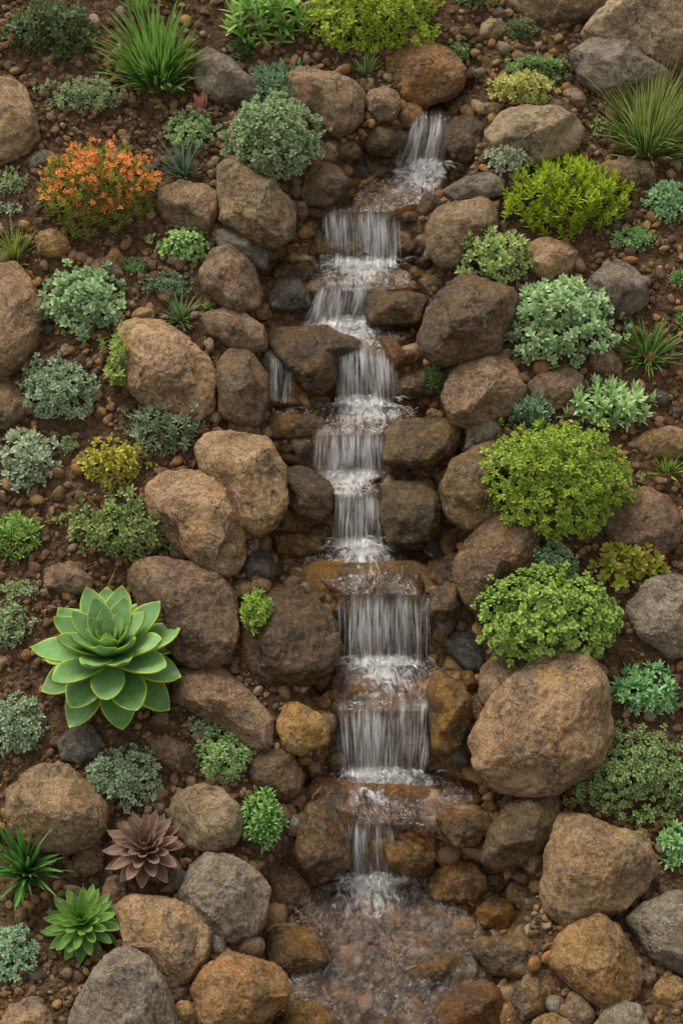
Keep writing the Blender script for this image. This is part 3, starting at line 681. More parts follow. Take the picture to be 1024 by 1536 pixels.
def build_water():
    rows = np.linspace(150, 1640, 1000); cols = np.linspace(0, 1, 90)
    rr, tt = np.meshgrid(rows, cols, indexing='ij')
    l, r = edges(rr)
    jl = 13 * perlin(np.stack([rr * .035, 0 * rr + 2.2, 0 * rr], -1)); jr = 13 * perlin(np.stack([rr * .035, 0 * rr + 7.2, 0 * rr], -1))
    px = (l + jl) + (r + jr - l - jl) * tt
    u, v, h = wsurf(px, rr)
    edge = sstep(0, .14, tt) * sstep(0, .14, 1 - tt)
    p = np.stack([u, v, 0 * u], -1)
    infall = np.zeros_like(rr)
    for a, b in zip(LIPS, FEET): infall = np.maximum(infall, sstep(a - 4, a + 8, rr) * (1 - sstep(b - 10, b, rr)))
    # standing ripples: drawn out along the flow, heavier in the churn
    fo = foam_at(px, rr)
    rip = .010 * fbm(np.stack([u * 19, v * 8, 0 * u], -1), 3) + (.003 + .03 * np.maximum(fo - .2, 0)) * fbm(np.stack([u * 34, v * 22, 0 * u + 5], -1), 3)
    rope = .016 * fbm(np.stack([u * 38, v * 2.0, 0 * u + 8], -1), 3)
    h = h + edge * (rip * (1 - infall) + rope * infall + .014 * infall) - (1 - edge) * .045 + .0
    P = to_world(u, v, h)
    ds = np.linalg.norm(np.diff(P, axis=0), axis=-1).mean(1); s = np.concatenate([[0], np.cumsum(ds)])
    uv = np.stack([u, np.broadcast_to(s[:, None], u.shape)], -1).reshape(-1, 2)
    nc = len(cols); nr = len(rows)
    i = np.arange((nr - 1) * (nc - 1)); a = (i // (nc - 1)) * nc + i % (nc - 1)
    quads = np.stack([a, a + nc, a + nc + 1, a + 1], -1)
    me = mesh_np('water', P.reshape(-1, 3), quads, attrs={'foam': (fo * (.35 + .65 * edge)).ravel(), 'fall': infall.ravel()}, uv=uv)
    return me
def water_mat():
    t = NT('stream_water')
    uvn = t.n('UVMap'); uvn.uv_map = 'flow'
    foam = t.attr('foam'); fall = t.attr('fall')
    wv = t.noise(t.mapping(uvn.outputs[0], (9, 4, 1)), 1, 2, .5)
    ad = t.n('VectorMath', operation='ADD'); t.l(uvn.outputs[0], ad.inputs[0])
    cx_ = t.n('CombineXYZ'); t.v(cx_.inputs[0], t.math('MULTIPLY', t.math('SUBTRACT', wv, .5), .09)); t.l(cx_.outputs[0], ad.inputs[1])
    fl = ad.outputs[0]
    sA = t.noise(t.mapping(fl, (58, 3.4, 1)), 1, 6, .66)
    sB = t.noise(t.mapping(fl, (27, 15, 1)), 1, 5, .6, dist=1.3)
    sC = t.noise(t.mapping(fl, (210, 9, 1)), 1, 3, .6)
    sD = t.noise(t.mapping(fl, (13, 7, 1)), 1, 3, .5)
    st = t.n('Mix'); st.data_type = 'FLOAT'; t.l(fall, st.inputs[0]); t.l(sB, st.inputs[2]); t.l(sA, st.inputs[3])
    n = t.math('ADD', t.math('ADD', t.math('MULTIPLY', st.outputs[0], .62), t.math('MULTIPLY', sC, .16)), t.math('MULTIPLY', sD, .22))
    thr = t.math('SUBTRACT', .75, t.math('MULTIPLY', foam, .50))
    fac = t.ramp(n, t.math('SUBTRACT', thr, .06), t.math('ADD', thr, .19), 0, .84)
    sE = t.noise(t.mapping(fl, (64, 24, 1)), 1, 5, .62, dist=1.4)
    fac = t.math('MAXIMUM', fac, t.math('MULTIPLY', t.math('MULTIPLY', t.ramp(sE, .54, .70), t.ramp(sD, .44, .62)), t.math('ADD', .09, t.math('MULTIPLY', foam, .7))))  # silvery ripple glints painted in as white streaks, on top of the real reflections
    bh = t.math('ADD', t.math('MULTIPLY', st.outputs[0], 1.0), t.math('MULTIPLY', sC, .2))
    b = t.bump(bh, .55, .026)
    lw = t.n('Fresnel'); lw.inputs[0].default_value = 1.38; t.l(b, lw.inputs[1])
    gl = t.n('BsdfGlossy'); gl.inputs['Roughness'].default_value = .1; gl.inputs['Color'].default_value = (1, 1, 1, 1); t.l(b, gl.inputs['Normal'])
    tr = t.n('BsdfTransparent'); tr.inputs[0].default_value = (.90, .80, .64, 1)
    mx = t.n('MixShader'); t.v(mx.inputs[0], t.math('ADD', t.math('MULTIPLY', lw.outputs[0], 1.3), .0, True)); t.l(tr.outputs[0], mx.inputs[1]); t.l(gl.outputs[0], mx.inputs[2])
    df = t.n('BsdfDiffuse'); df.inputs[0].default_value = (.84, .85, .86, 1); t.l(b, df.inputs['Normal'])
    tl = t.n('BsdfTranslucent'); tl.inputs[0].default_value = (.84, .85, .86, 1)
    wx = t.n('MixShader'); wx.inputs[0].default_value = .3; t.l(df.outputs[0], wx.inputs[1]); t.l(tl.outputs[0], wx.inputs[2])
    fx = t.n('MixShader'); t.l(fac, fx.inputs[0]); t.l(mx.outputs[0], fx.inputs[1]); t.l(wx.outputs[0], fx.inputs[2])
    t.l(fx.outputs[0], t.out.inputs[0]); return t.m
WATER = water_mat()
tag(link('water', build_water(), WATER), 'clear shallow stream water running down the steps over brown rock', 'water', kind='structure')

def strand_mat():
    t = NT('falling_water')
    uvn = t.n('UVMap'); uvn.uv_map = 'flow'
    n = t.noise(t.mapping(uvn.outputs[0], (125, 4.5, 1)), 1, 6, .68)
    n2 = t.noise(t.mapping(uvn.outputs[0], (42, 5, 1)), 1, 4, .6, dist=.3)
    al = t.math('MULTIPLY', t.attr('dens'), t.math('MULTIPLY', t.ramp(n, .40, .64), t.ramp(n2, .34, .62, .28, 1.15)), True)
    al = t.math('MULTIPLY', al, .93)
    df = t.n('BsdfDiffuse'); df.inputs[0].default_value = (.88, .89, .9, 1)
    tl = t.n('BsdfTranslucent'); tl.inputs[0].default_value = (.88, .89, .9, 1)
    gl = t.n('BsdfGlossy'); gl.inputs['Roughness'].default_value = .2
    m1 = t.n('MixShader'); m1.inputs[0].default_value = .35; t.l(df.outputs[0], m1.inputs[1]); t.l(tl.outputs[0], m1.inputs[2])
    m2 = t.n('MixShader'); m2.inputs[0].default_value = .12; t.l(m1.outputs[0], m2.inputs[1]); t.l(gl.outputs[0], m2.inputs[2])
    tr = t.n('BsdfTransparent')
    m3 = t.n('MixShader'); t.l(al, m3.inputs[0]); t.l(tr.outputs[0], m3.inputs[1]); t.l(m2.outputs[0], m3.inputs[2])
    t.l(m3.outputs[0], t.out.inputs[0]); return t.m
STRAND = strand_mat()
SLANT = {1: -18, 3: -16, 9: 6, 4: 4}; DOME = {2: 15, 5: 8, 7: 6, 8: -8}
def strands(label, x0, x1, rl, rb, rn, n, fan=0.0, splash=70, seed=0, y_jit=6, spl_w=1.0, thin=1.0):
    g = np.random.default_rng(seed + 50)
    VV = []; QQ = []; DD = []; UVs = []; base = 0
    K = 14
    def ribbon(P, wid, dens, uu):
        nonlocal base
        k = len(P)
        q = np.linspace(0, 1, k)
        wq = wid * (np.sin(math.pi * np.clip(q * .92 + .04, 0, 1)) ** .5)
        T = np.gradient(P, axis=0); T /= np.linalg.norm(T, axis=1)[:, None] + 1e-9
        vd = P - CAM * 1.0
        side = np.cross(T, N); side /= np.linalg.norm(side, axis=1)[:, None] + 1e-9
        A = P - side * wq[:, None]; Bm = P + N * min(wid * .55, .006); C = P + side * wq[:, None]
        VV.append(np.stack([A, Bm, C], 1).reshape(-1, 3))
        s = np.concatenate([[0], np.cumsum(np.linalg.norm(np.diff(P, axis=0), axis=1))])
        UVs.append(np.stack([np.stack([uu - wq, s + uu * 9], -1), np.stack([uu + 0 * wq, s + uu * 9], -1), np.stack([uu + wq, s + uu * 9], -1)], 1).reshape(-1, 2))
        e = np.sin(math.pi * q) ** .6 * dens
        DD.append(np.stack([e * .0, e, e * .0], 1).ravel())
        a = base + np.arange(k - 1)[:, None] * 3 + np.array([0, 1])
        a = a.ravel(); QQ.append(np.stack([a, a + 1, a + 4, a + 3], -1)); base += 3 * k
    # the fall itself: three thin sheets, one before the other, each clear at the lip and breaking white as it drops
    NX, NY = 70, 44
    w_ = x1 - x0; m = pxm((rl + rb) / 2); xc0 = (x0 + x1) / 2
    sl_, dm_ = SLANT.get(seed, 0), DOME.get(seed, 0)
    for ly in range(3):
        tt, q = np.meshgrid(np.linspace(0, 1, NX), np.linspace(0, 1, NY))
        c_ = 2 * tt - 1
        P3 = lambda a_, b_, k_: perlin(np.stack([tt * a_ + seed * 3.1, q * b_ + ly * .37, 0 * q + k_ + ly * 1.9], -1))
        top = rl - 13 + 3 * ly + dm_ * c_ ** 2 + (w_ / 7) * perlin(np.stack([tt * 3.3 + seed, 0 * q, 0 * q + 2.2], -1))
        bot = rb + 5 + 9 * perlin(np.stack([tt * 4.3 + seed, 0 * q, 0 * q + 6.2], -1))
        rows = top + (bot - top) * q
        xx = x0 - 3 + (w_ + 6) * tt + fan * c_ * w_ * .5 * q + sl_ * q ** 1.5 + 11 * P3(w_ / 30, 1.3, 5.5) * q ** .7 + 3.5 * P3(w_ / 9, 2.2, 9.5) * q + (ly - 1) * 3 * c_ * q
        u, v, h = wsurf(xx, rows, .012)
        bulge = np.sin(math.pi * np.clip(q * .9 + .05, 0, 1))
        h = h + (.004 + .011 * ly) * bulge + (.010 * P3(w_ / 14, 1.2, 3.3) + .005 * P3(w_ / 5, 2., 7.3)) * sstep(0, .3, q)
        W = to_world(u, v, h)
        s_ = np.concatenate([np.zeros((1, NX)), np.cumsum(np.linalg.norm(np.diff(W, axis=0), axis=-1), axis=0)])
        uvx = (x0 + w_ * tt) * m + ly * 3.7 + .3 * seed
        tongue = sstep(-.16, .34, P3(w_ / 24, .9, 1.1) + .5 * P3(w_ / 9, 1.1, 4.1))
        eL = sstep(.02, .16 + .06 * ly, tt + .22 * P3(2, 2.0, 8.8)); eR = sstep(.02, .16 + .06 * ly, 1 - tt + .22 * P3(2, 2.0, 12.8))
        prof = (.12 * sstep(0, .08, q) + .88 * sstep(.08, .38 - .1 * tongue, q)) * (1 - .5 * sstep(.93, 1, q))
        dn = (1.5, 1.2, 1.0)[ly] * prof * eL * eR * (.06 + 1.0 * tongue)
        VV.append(W.reshape(-1, 3)); UVs.append(np.stack([uvx, s_], -1).reshape(-1, 2)); DD.append(dn.ravel())
        i = np.arange((NY - 1) * (NX - 1)); a_ = (i // (NX - 1)) * NX + i % (NX - 1) + base
        QQ.append(np.stack([a_, a_ + 1, a_ + NX + 1, a_ + NX], -1)); base += NX * NY
    # a few bright threads in front
    for i in range(int(n * .35)):
        t0 = g.random(); q = np.linspace(g.uniform(0, .25), g.uniform(.8, 1), K)
        c0 = 2 * t0 - 1
        r0_ = rl - 6 + dm_ * c0 * c0; rows = r0_ + (rb + 4 - r0_) * q
        xx = x0 + w_ * t0 + fan * c0 * w_ * .5 * q + sl_ * q ** 1.5 + 6 * perlin(np.stack([0 * q + t0 * w_ / 22, q * 1.4, 0 * q + rl], -1)) * q + g.normal() * 3 * q
        u, v, h = wsurf(xx, rows, 0.016)
        h = h + (.012 + .02 * g.random()) * np.sin(math.pi * np.clip(q, 0, 1)) ** .8
        ribbon(to_world(u, v, h), (.4 + 1.3 * g.random() ** 2) * thin * m, g.uniform(.4, 1.1), g.uniform(0, 30))
    # spray thrown out where the sheet strikes the pool
    xc = (x0 + x1) / 2
    # threads of current drawn out over the pool below
    area_ = (rn - rb) * 160
    for i in range(int(area_ / 120) if splash else 0):
        y0 = rb + (rn - rb) * g.random() ** 1.2
        l0, r0 = edges(y0)
        t0 = np.clip(.5 + g.normal() * .26, .06, .94); x_ = l0 + (r0 - l0) * t0
        Lp = g.uniform(14, 60); q = np.linspace(0, 1, 9)
        an = (x_ - xc) / 120 * .55 + .55 * float(perlin(np.array([x_ * .02, y0 * .02, 7.7])))
        yy = y0 + Lp * math.cos(an) * q * .8; xx = x_ + Lp * math.sin(an) * q + 3.5 * np.sin(q * g.uniform(2, 6) + g.uniform(0, 6))
        lq, rq = edges(yy)
        if np.any(xx < lq + 5) or np.any(xx > rq - 5): continue
        u, v, h = wsurf(xx, yy, .013)
        ribbon(to_world(u, v, h), (.45 + 1.7 * g.random() ** 2) * pxm(y0), g.uniform(.12, .6) * math.exp(-(y0 - rb) / 160), g.uniform(0, 30))
    for i in range(int(splash * 1.5)):
        m = pxm(rb)
        xs = float(np.clip(xc + g.normal() * (x1 - x0) * .26 * spl_w, x0 - 6, x1 + 6))
        u, v, h = wsurf(np.array(xs), np.array(rb + g.uniform(-6, 5)), .0)
        o = float(u) * U + float(v) * V + (float(h) + .012) * N
        an = g.normal() * .8 + (xs - xc) / (x1 - x0) * 1.4
        dv = np.array([math.sin(an), -math.cos(an) * .8, 0])
        L = g.uniform(8, 28) * m; H = g.uniform(.003, .02)
        q = np.linspace(0, 1, 7)
        P = o + dv * L * q[:, None] + Z * (H * 4 * q * (1 - q))[:, None]
        # settle on the pool, which falls gently away
        P = P + N * 0.004
        ribbon(P, (.6 + 3.4 * g.random() ** 2) * m, g.uniform(.4, 1.0), g.uniform(0, 30))
    bv, bf = ico(1)
    me = mesh_np('waterfall', np.concatenate(VV), np.concatenate(QQ), attrs={'dens': np.concatenate(DD)}, uv=np.concatenate(UVs))
    o = link('waterfall', me, STRAND)
    tag(o, label, 'waterfall', 'cascades of the stream', 'structure')
strands('top fall dropping straight from the dark ledge rock', 618, 676, 174, 250, 312, 80, .15, 60, 1)
strands('second fall spreading over a domed rock like a veil', 478, 600, 318, 396, 430, 120, .05, 80, 2, 10)
strands('third fall slanting down beside the wet ledge with thin trickles', 476, 556, 434, 486, 522, 80, .1, 50, 3)
strands('fourth fall pouring past the broad flat wet rock', 505, 590, 524, 604, 646, 95, .0, 60, 4)
strands('thin side veil off the broad flat wet rock', 404, 440, 534, 598, 612, 22, .0, 0, 14, 6, 1, .8)
strands('fifth fall fanning out over a brown ledge', 472, 580, 646, 714, 738, 100, .1, 40, 5)
strands('sixth fall between the dark wet rocks', 500, 574, 738, 816, 886, 90, -.05, 80, 6)
strands('widest fall, an even curtain from the flat brown rock', 508, 640, 888, 992, 1060, 170, .0, 120, 7, 9)
strands('eighth fall combed into threads above the round splash', 497, 646, 1060, 1160, 1228, 150, -.1, 140, 8, 12, .7)
strands('last narrow fall into the bottom pool', 522, 584, 1234, 1318, 1600, 60, .1, 110, 9, 6, 1.4)

# ------------------------------------------------------------------ plants
def leaf_mat(name, c1, c2, tip, rough=.5, trans=.22, tipw=.55):
    t = NT(name)
    k = t.attr('tint'); tp = t.attr('tip')
    tc = t.n('TexCoord'); n = t.noise(tc.outputs['Object'], 14, 4, .6)
    c = t.mix(t.ramp(t.math('ADD', t.math('MULTIPLY', k, .6), t.math('MULTIPLY', n, .4)), .2, .8), lin(c1), lin(c2))
    c = t.mix(t.math('MULTIPLY', t.ramp(tp, .3, .95), tipw), c, lin(tip))
    hv = t.n('HueSaturation'); hv.inputs['Hue'].default_value = .488; hv.inputs['Value'].default_value = 1.55; hv.inputs['Saturation'].default_value = .96; t.l(c, hv.inputs['Color']); c = hv.outputs[0]
    pr = t.princ(c, rough, None, .3)
    tl = t.n('BsdfTranslucent'); t.l(c, tl.inputs[0])
    m = t.n('MixShader'); m.inputs[0].default_value = trans; t.l(pr.outputs[0], m.inputs[1]); t.l(tl.outputs[0], m.inputs[2])
    t.l(m.outputs[0], t.out.inputs[0]); return t.m

def width_prof(shape, t):
    if shape == 'ov': return np.sin(math.pi * np.clip(t, 0, 1) ** .8) ** .8 * (t < .999) + .02
    if shape == 'sp': return np.where(t < .999, .25 + .75 * np.sin(math.pi * np.clip(t, 0, 1) ** 1.7) ** .7, .06)
    if shape == 'la': return np.sin(math.pi * np.clip(t * .96 + .04, 0, 1) ** .7) * .95 + .04
    return np.clip(1 - t ** 1.8, .05, 1) * .9 + .05
def leaf(L, W, shape='ov', curl=.3, fold=.25, n=3):
    t = np.linspace(0, 1, n + 1)
    wv = W * .5 * width_prof(shape, t)
    x = L * np.sin(np.clip(curl, -2, 2) * t) / (curl if abs(curl) > 1e-3 else 1) if abs(curl) > 1e-3 else L * t
    z = -L * (1 - np.cos(curl * t)) / curl if abs(curl) > 1e-3 else 0 * t
    V_ = np.zeros((n + 1, 3, 3))
    V_[:, 0] = np.stack([x, -wv, z + fold * wv], -1); V_[:, 1] = np.stack([x, 0 * x, z], -1); V_[:, 2] = np.stack([x, wv, z + fold * wv], -1)
    q = []
    for i in range(n):
        for j in range(2):
            a = i * 3 + j; q.append((a, a + 3, a + 4, a + 1))
    return V_.reshape(-1, 3), np.array(q), np.repeat(t, 3)
def rot_y(a): c, s = math.cos(a), math.sin(a); return np.array([[c, 0, s], [0, 1, 0], [-s, 0, c]])
def rot_z(a): c, s = math.cos(a), math.sin(a); return np.array([[c, -s, 0], [s, c, 0], [0, 0, 1]])
def shoot(g, k, L, W, shape, e0, e1, stem=.0, curl=.3, fold=.25, n=3):
    """leaves spiralling round +Z: the first lie at elevation e0, the last stand at e1; stem spreads them along Z"""
    VV = []; QQ = []; T = []; b = 0
    for i in range(k):
        f = i / max(1, k - 1)
        lv, lq, lt = leaf(L * (1 - .45 * f * (stem == 0)) * g.uniform(.85, 1.15), W * g.uniform(.85, 1.1), shape, curl * (1 - 1.6 * f) * g.uniform(.7, 1.3), fold, n)
        el = e0 + (e1 - e0) * f + g.normal() * .12
        lv = lv @ rot_y(-el).T @ rot_z(i * 2.39996 + g.normal() * .2).T
        lv[:, 2] += stem * f
        VV.append(lv); QQ.append(lq + b); T.append(lt); b += len(lv)
    return np.concatenate(VV), np.concatenate(QQ), np.concatenate(T)
def frames(D, roll):
    D = D / np.linalg.norm(D, axis=1)[:, None]
    ref = np.where(np.abs(D[:, 2:3]) > .95, np.array([[1.0, 0, 0]]), np.array([[0, 0, 1.0]]))
    X = np.cross(ref, D); X /= np.linalg.norm(X, axis=1)[:, None]; Y = np.cross(D, X)
    c, s = np.cos(roll)[:, None], np.sin(roll)[:, None]
    return np.stack([X * c + Y * s, -X * s + Y * c, D], 1)      # rows are the axes
def assemble(name, temps, pos, D, scl, g, mat, parent=None, origin=None):
    VV = []; QQ = []; TI = []; TP = []; b = 0
    F = frames(D, g.uniform(0, 6.28, len(pos)))
    which = g.integers(0, len(temps), len(pos)); ti = g.random(len(pos))
    o = origin if origin is not None else np.zeros(3)
    for k, (tv, tq, tt) in enumerate(temps):
        idx = np.where(which == k)[0]
        if not len(idx): continue
        Wd = np.einsum('mi,nij->nmj', tv, F[idx]) * scl[idx][:, None, None] + (pos[idx] - o)[:, None]
        m = len(tv); n = len(idx)
        VV.append(Wd.reshape(-1, 3)); QQ.append((tq[None] + (np.arange(n) * m)[:, None, None]).reshape(-1, 4) + b); b += n * m
        TI.append(np.repeat(ti[idx], m)); TP.append(np.tile(tt, n))
    me = mesh_np(name, np.concatenate(VV), np.concatenate(QQ), attrs={'tint': np.concatenate(TI), 'tip': np.concatenate(TP)})
    return link(name, me, mat, parent, None if parent is not None else o)
def anchor(cx, cy_, lift=0.0):
    u, v, h = ground(np.array(float(cx)), np.array(float(cy_)))
    h = float(h) + lift
    u, v = ray_uv(np.array(float(cx)), np.array(float(cy_)), h)
    return float(u) * U + float(v) * V + h * N
UPD = (Z * .55 + N * .45); UPD /= np.linalg.norm(UPD)
_leafm = {}
def lm(cols, rough=.5, trans=.22, tipw=.55):
    key = (cols, rough, trans, tipw)
    if key not in _leafm: _leafm[key] = leaf_mat('leaf_%d_%d_%d' % cols[0], *cols, rough, trans, tipw)
    return _leafm[key]
PSEED = [100]
def dome(label, cat, name, cx, cy_, w_, h_, cols, r=8, k=9, shape='sp', asp=.5, e=(.25, 1.2), stem=0.0, hgt=.5, lump=.22, up=.55, lift=0.0, dens=1.0, curl=.35, n=3, gaps=.0, rough=.5, tipw=.55, parent=None, foliage='foliage'):
    """a cushion plant: shoots of a few leaves set all over an uneven dome"""
    PSEED[0] += 1; g = np.random.default_rng(PSEED[0])
    r = r * .84
    m = pxm(cy_)
    A, Bv, Hn = w_ / 2 * m, h_ / 2 * m / .95, hgt * (w_ + h_) / 4 * m * 1.3
    O = anchor(cx, cy_ + h_ * .06, lift)
    rm = r * m
    A, Bv = max(A - .55 * rm, A * .6), max(Bv - .55 * rm, Bv * .6)
    area = 2 * math.pi * ((A * Bv) ** .8 + (A * Hn) ** .8 + (Bv * Hn) ** .8) / 3
    area = 2 * math.pi * (((A * Bv) ** 1.6 + (A * Hn) ** 1.6 + (Bv * Hn) ** 1.6) / 3) ** (1 / 1.6)
    ns = int(dens * 2.1 * area / (math.pi * rm * rm)) + 6
    tot = int(ns * 1.45)
    i = np.arange(tot); ph = i * 2.39996
    z = (i + .5) / tot
    z = z ** 1.25
    sr = np.sqrt(np.maximum(0, 1 - (1 - z) ** 2))          # from crown (0) to rim (1)
    dirn = np.stack([np.cos(ph) * sr, np.sin(ph) * sr, 1 - z], -1) + g.normal(size=(tot, 3)) * .05
    dirn /= np.linalg.norm(dirn, axis=1)[:, None]
    off = g.uniform(0, 50, 3)
    lmp = 1 + lump * 2.0 * fbm(dirn * 2.1 + off, 2) + lump * .7 * perlin(dirn * 5 + off)
    if gaps: 
        keep = fbm(dirn * 2.6 + off + 9, 2) > -.5 + gaps
        dirn, lmp = dirn[keep], lmp[keep]; tot = len(dirn)
    layer = np.where(g.random(tot) < .28, g.uniform(.62, .85, tot), g.uniform(.92, 1.06, tot))
    layer = np.where(g.random(tot) < .06, g.uniform(1.06, 1.2, tot), layer)
    q = dirn * (lmp * layer)[:, None]
    pos = O + q[:, :1] * A * U + q[:, 1:2] * Bv * V + q[:, 2:] * Hn * N
    nrm = dirn[:, :1] / A * U + dirn[:, 1:2] / Bv * V + dirn[:, 2:] / Hn * N
    nrm /= np.linalg.norm(nrm, axis=1)[:, None]
    D = nrm * (1 - up) + Z * up + g.normal(size=(tot, 3)) * .16
    temps = [shoot(g, k, rm, rm * asp, shape, e[0], e[1], stem * rm, curl, .28, n) for _ in range(4)]
    scl = g.uniform(.78, 1.22, tot)
    pos = pos - (D / np.linalg.norm(D, axis=1)[:, None]) * rm * (.35 + .5 * stem)
    if parent is not None:
        return assemble(foliage, temps, pos, D, scl, g, lm(cols, rough, .22, tipw), parent, np.array(parent.location)), O, (A, Bv, Hn), dirn, q
    o = assemble(name, temps, pos, D, scl, g, lm(cols, rough, .22, tipw), None, O)
    tag(o, label, cat)
    return o
def blades(g, O, n, L, W, shape, spread, arc, base, seg=5, lvar=.35, lean=(0, 0), fold=.3):
    """single blades rising from one base and arching over"""
    VV = []; QQ = []; TI = []; TP = []; b = 0
    for i in range(n):
        a = g.uniform(0, 6.283); tl = spread * g.random() ** .75
        d0 = UPD * math.cos(tl) + (math.cos(a) * U + math.sin(a) * (V * .9 - Z * .1)) * math.sin(tl) + lean[0] * U + lean[1] * V
        d0 /= np.linalg.norm(d0)
        hd = d0 - (d0 @ Z) * Z
        l = L * g.uniform(1 - lvar, 1 + lvar * .6)
        p = O + (math.cos(a) * U + math.sin(a) * V) * base * math.sqrt(g.random()) * (.4 + tl)
        ar = arc * g.uniform(.4, 1.4)
        t = np.linspace(0, 1, seg + 1)
        P = []; dcur = d0.copy(); cur = p.copy()
        for s in range(seg + 1):
            P.append(cur.copy()); cur = cur + dcur * l / seg; dcur = dcur + (hd * .4 - Z * .6) * ar / seg; dcur /= np.linalg.norm(dcur)
        P = np.array(P)
        T = np.gradient(P, axis=0); T /= np.linalg.norm(T, axis=1)[:, None]
        side = np.cross(T, Z + .01 * U); side /= np.linalg.norm(side, axis=1)[:, None] + 1e-9
        side = side + .5 * g.normal() * np.cross(T, side); side /= np.linalg.norm(side, axis=1)[:, None]
        wv = W * .5 * width_prof(shape, t) * g.uniform(.75, 1.2)
        nn = np.cross(side, T)
        A = P - side * wv[:, None] + nn * (wv * fold)[:, None]; C = P + side * wv[:, None] + nn * (wv * fold)[:, None]
        VV.append(np.stack([A, P, C], 1).reshape(-1, 3))
        a_ = (b + np.arange(seg)[:, None] * 3 + np.array([0, 1])).ravel()
        QQ.append(np.stack([a_, a_ + 3, a_ + 4, a_ + 1], -1)); b += 3 * (seg + 1)
        TI.append(np.full(3 * (seg + 1), g.random())); TP.append(np.repeat(t, 3))
    return np.concatenate(VV), np.concatenate(QQ), np.concatenate(TI), np.concatenate(TP)
def tuft(label, cat, name, cx, cy_, w_, h_, cols, n=90, wpx=3, shape='gr', spread=.95, arc=.9, base=.18, by=.25, lift=0.0, lvar=.35, L=.62, lean=(0, 0), rough=.45, tipw=.4, parent=None, foliage='foliage'):
    PSEED[0] += 1; g = np.random.default_rng(PSEED[0])
    m = pxm(cy_)
    O = anchor(cx, cy_ + h_ * by, lift)
    vv, qq, ti, tp = blades(g, O, n, L * (w_ + h_) / 2 * m, wpx * m, shape, spread, arc, base * w_ * m, lvar=lvar, lean=lean)
    org = np.array(parent.location) if parent is not None else O
    nm = foliage if parent is not None else name
    me = mesh_np(nm, vv - org, qq, attrs={'tint': ti, 'tip': tp})
    o = link(nm, me, lm(cols, rough, .25, tipw), parent, None if parent is not None else O)
    if parent is None: tag(o, label, cat)
    return o
def root(name, cx, cy_, label, cat, lift=0.0):
    o = bpy.data.objects.new(name, None); COL.objects.link(o); o.empty_display_size = .05
    o.location = anchor(cx, cy_, lift); tag(o, label, cat); return o

# colours: body, body, tip
SAGE = ((100, 120, 82), (130, 150, 108), (168, 182, 140)); BLUE = ((98, 120, 92), (128, 150, 118), (168, 184, 152))
SILV = ((128, 144, 116), (148, 164, 138), (182, 192, 168)); PALE = ((112, 142, 92), (142, 168, 114), (172, 192, 142))
LIME = ((104, 134, 34), (136, 160, 44), (166, 178, 58)); BRIG = ((92, 128, 42), (124, 158, 58), (154, 180, 84))
DARK = ((58, 78, 46), (78, 100, 58), (104, 124, 78)); GRAS = ((72, 112, 44), (102, 144, 62), (138, 170, 90))
MIDG = ((76, 108, 58), (104, 136, 76), (140, 166, 106)); YELG = ((128, 134, 44), (156, 158, 58), (182, 176, 78))
OLIV = ((92, 106, 52), (124, 134, 64), (158, 160, 90)); TEAL = ((86, 118, 88), (112, 146, 108), (144, 172, 136))

SH, SU, GRS, PL = 'shrub', 'sedum', 'grass', 'plant'
dome('dark green leafy shrub at the top corner of the slope', SH, 'leafy_shrub', 78, 44, 138, 88, DARK, 10, 8, 'ov', .5, (.1, 1.2), .8, .6, .35, .4, gaps=.2)
tuft('large bright green grass tuft with broad lower leaves', GRS, 'grass_tuft', 235, 72, 132, 122, GRAS, 420, 5.0, 'gr', .8, .7, .3, .3, L=.56)
tuft('pale grass tuft standing behind the large bright grass tuft', GRS, 'grass_tuft', 210, 6, 62, 50, GRAS, 70, 3, 'gr', .7, .5, .2, .3, L=.8)
dome('broad leaved green plant beside the bright bush at the top', PL, 'broad_leaved_plant', 402, 28, 150, 96, ((84, 130, 52), (114, 158, 72), (152, 186, 108)), 30, 11, 'la', .26, (.3, 1.3), .35, .6, .2, .7)
dome('wide yellow green bush along the top of the picture', SH, 'leafy_bush', 560, 24, 196, 118, LIME, 9, 9, 'ov', .5, (.1, 1.2), .8, .55, .2, .45)
dome('small dark green tuft in front of the broad leaved plant', PL, 'small_shrub', 362, 73, 48, 42, DARK, 7, 8, 'ov', .4, (.2, 1.2), .6, .5, .3, .5)
dome('low grey green mat in bare soil above the orange flowering plant', SU, 'sedum_mat', 126, 141, 120, 54, SAGE, 6.5, 8, 'sp', .5, (.2, 1.2), .3, .35, .25, .4)
dome('blue grey upright sedum behind the grey green dome', SU, 'sedum', 412, 130, 98, 78, TEAL, 9, 11, 'gr', .32, (.5, 1.35), .9, .5, .25, .6)
dome('round grey green sedum dome above the slanting boulder', SU, 'sedum_cushion', 411, 206, 148, 124, ((98, 124, 84), (126, 150, 106), (164, 182, 142)), 7.5, 9, 'sp', .6, (.15, 1.2), .3, .62, .14, .45, lift=.06)
rt = root('pale_sedum', 292, 195, 'pale green sedum with a dry brown leaf, above the bluish grass', SU)
dome('', '', '', 288, 195, 84, 74, PALE, 8, 9, 'sp', .55, (.2, 1.2), .3, .45, .35, .45, gaps=.15, parent=rt)
tuft('', '', '', 300, 170, 34, 34, ((110, 78, 62), (138, 100, 80), (160, 120, 96)), 7, 12, 'la', 1.1, .3, .2, .0, lift=.09, L=.8, parent=rt, foliage='dry_leaf')
tuft('small bluish grass tuft with a stray stalk leaning away', GRS, 'grass_tuft', 275, 238, 66, 62, ((84, 108, 92), (108, 132, 112), (140, 158, 136)), 80, 2.6, 'gr', .9, .5, .2, .3, L=.7)
rt = root('flowering_plant', 150, 300, 'dome of fine green leaves covered in small orange flowers', 'flowering plant')
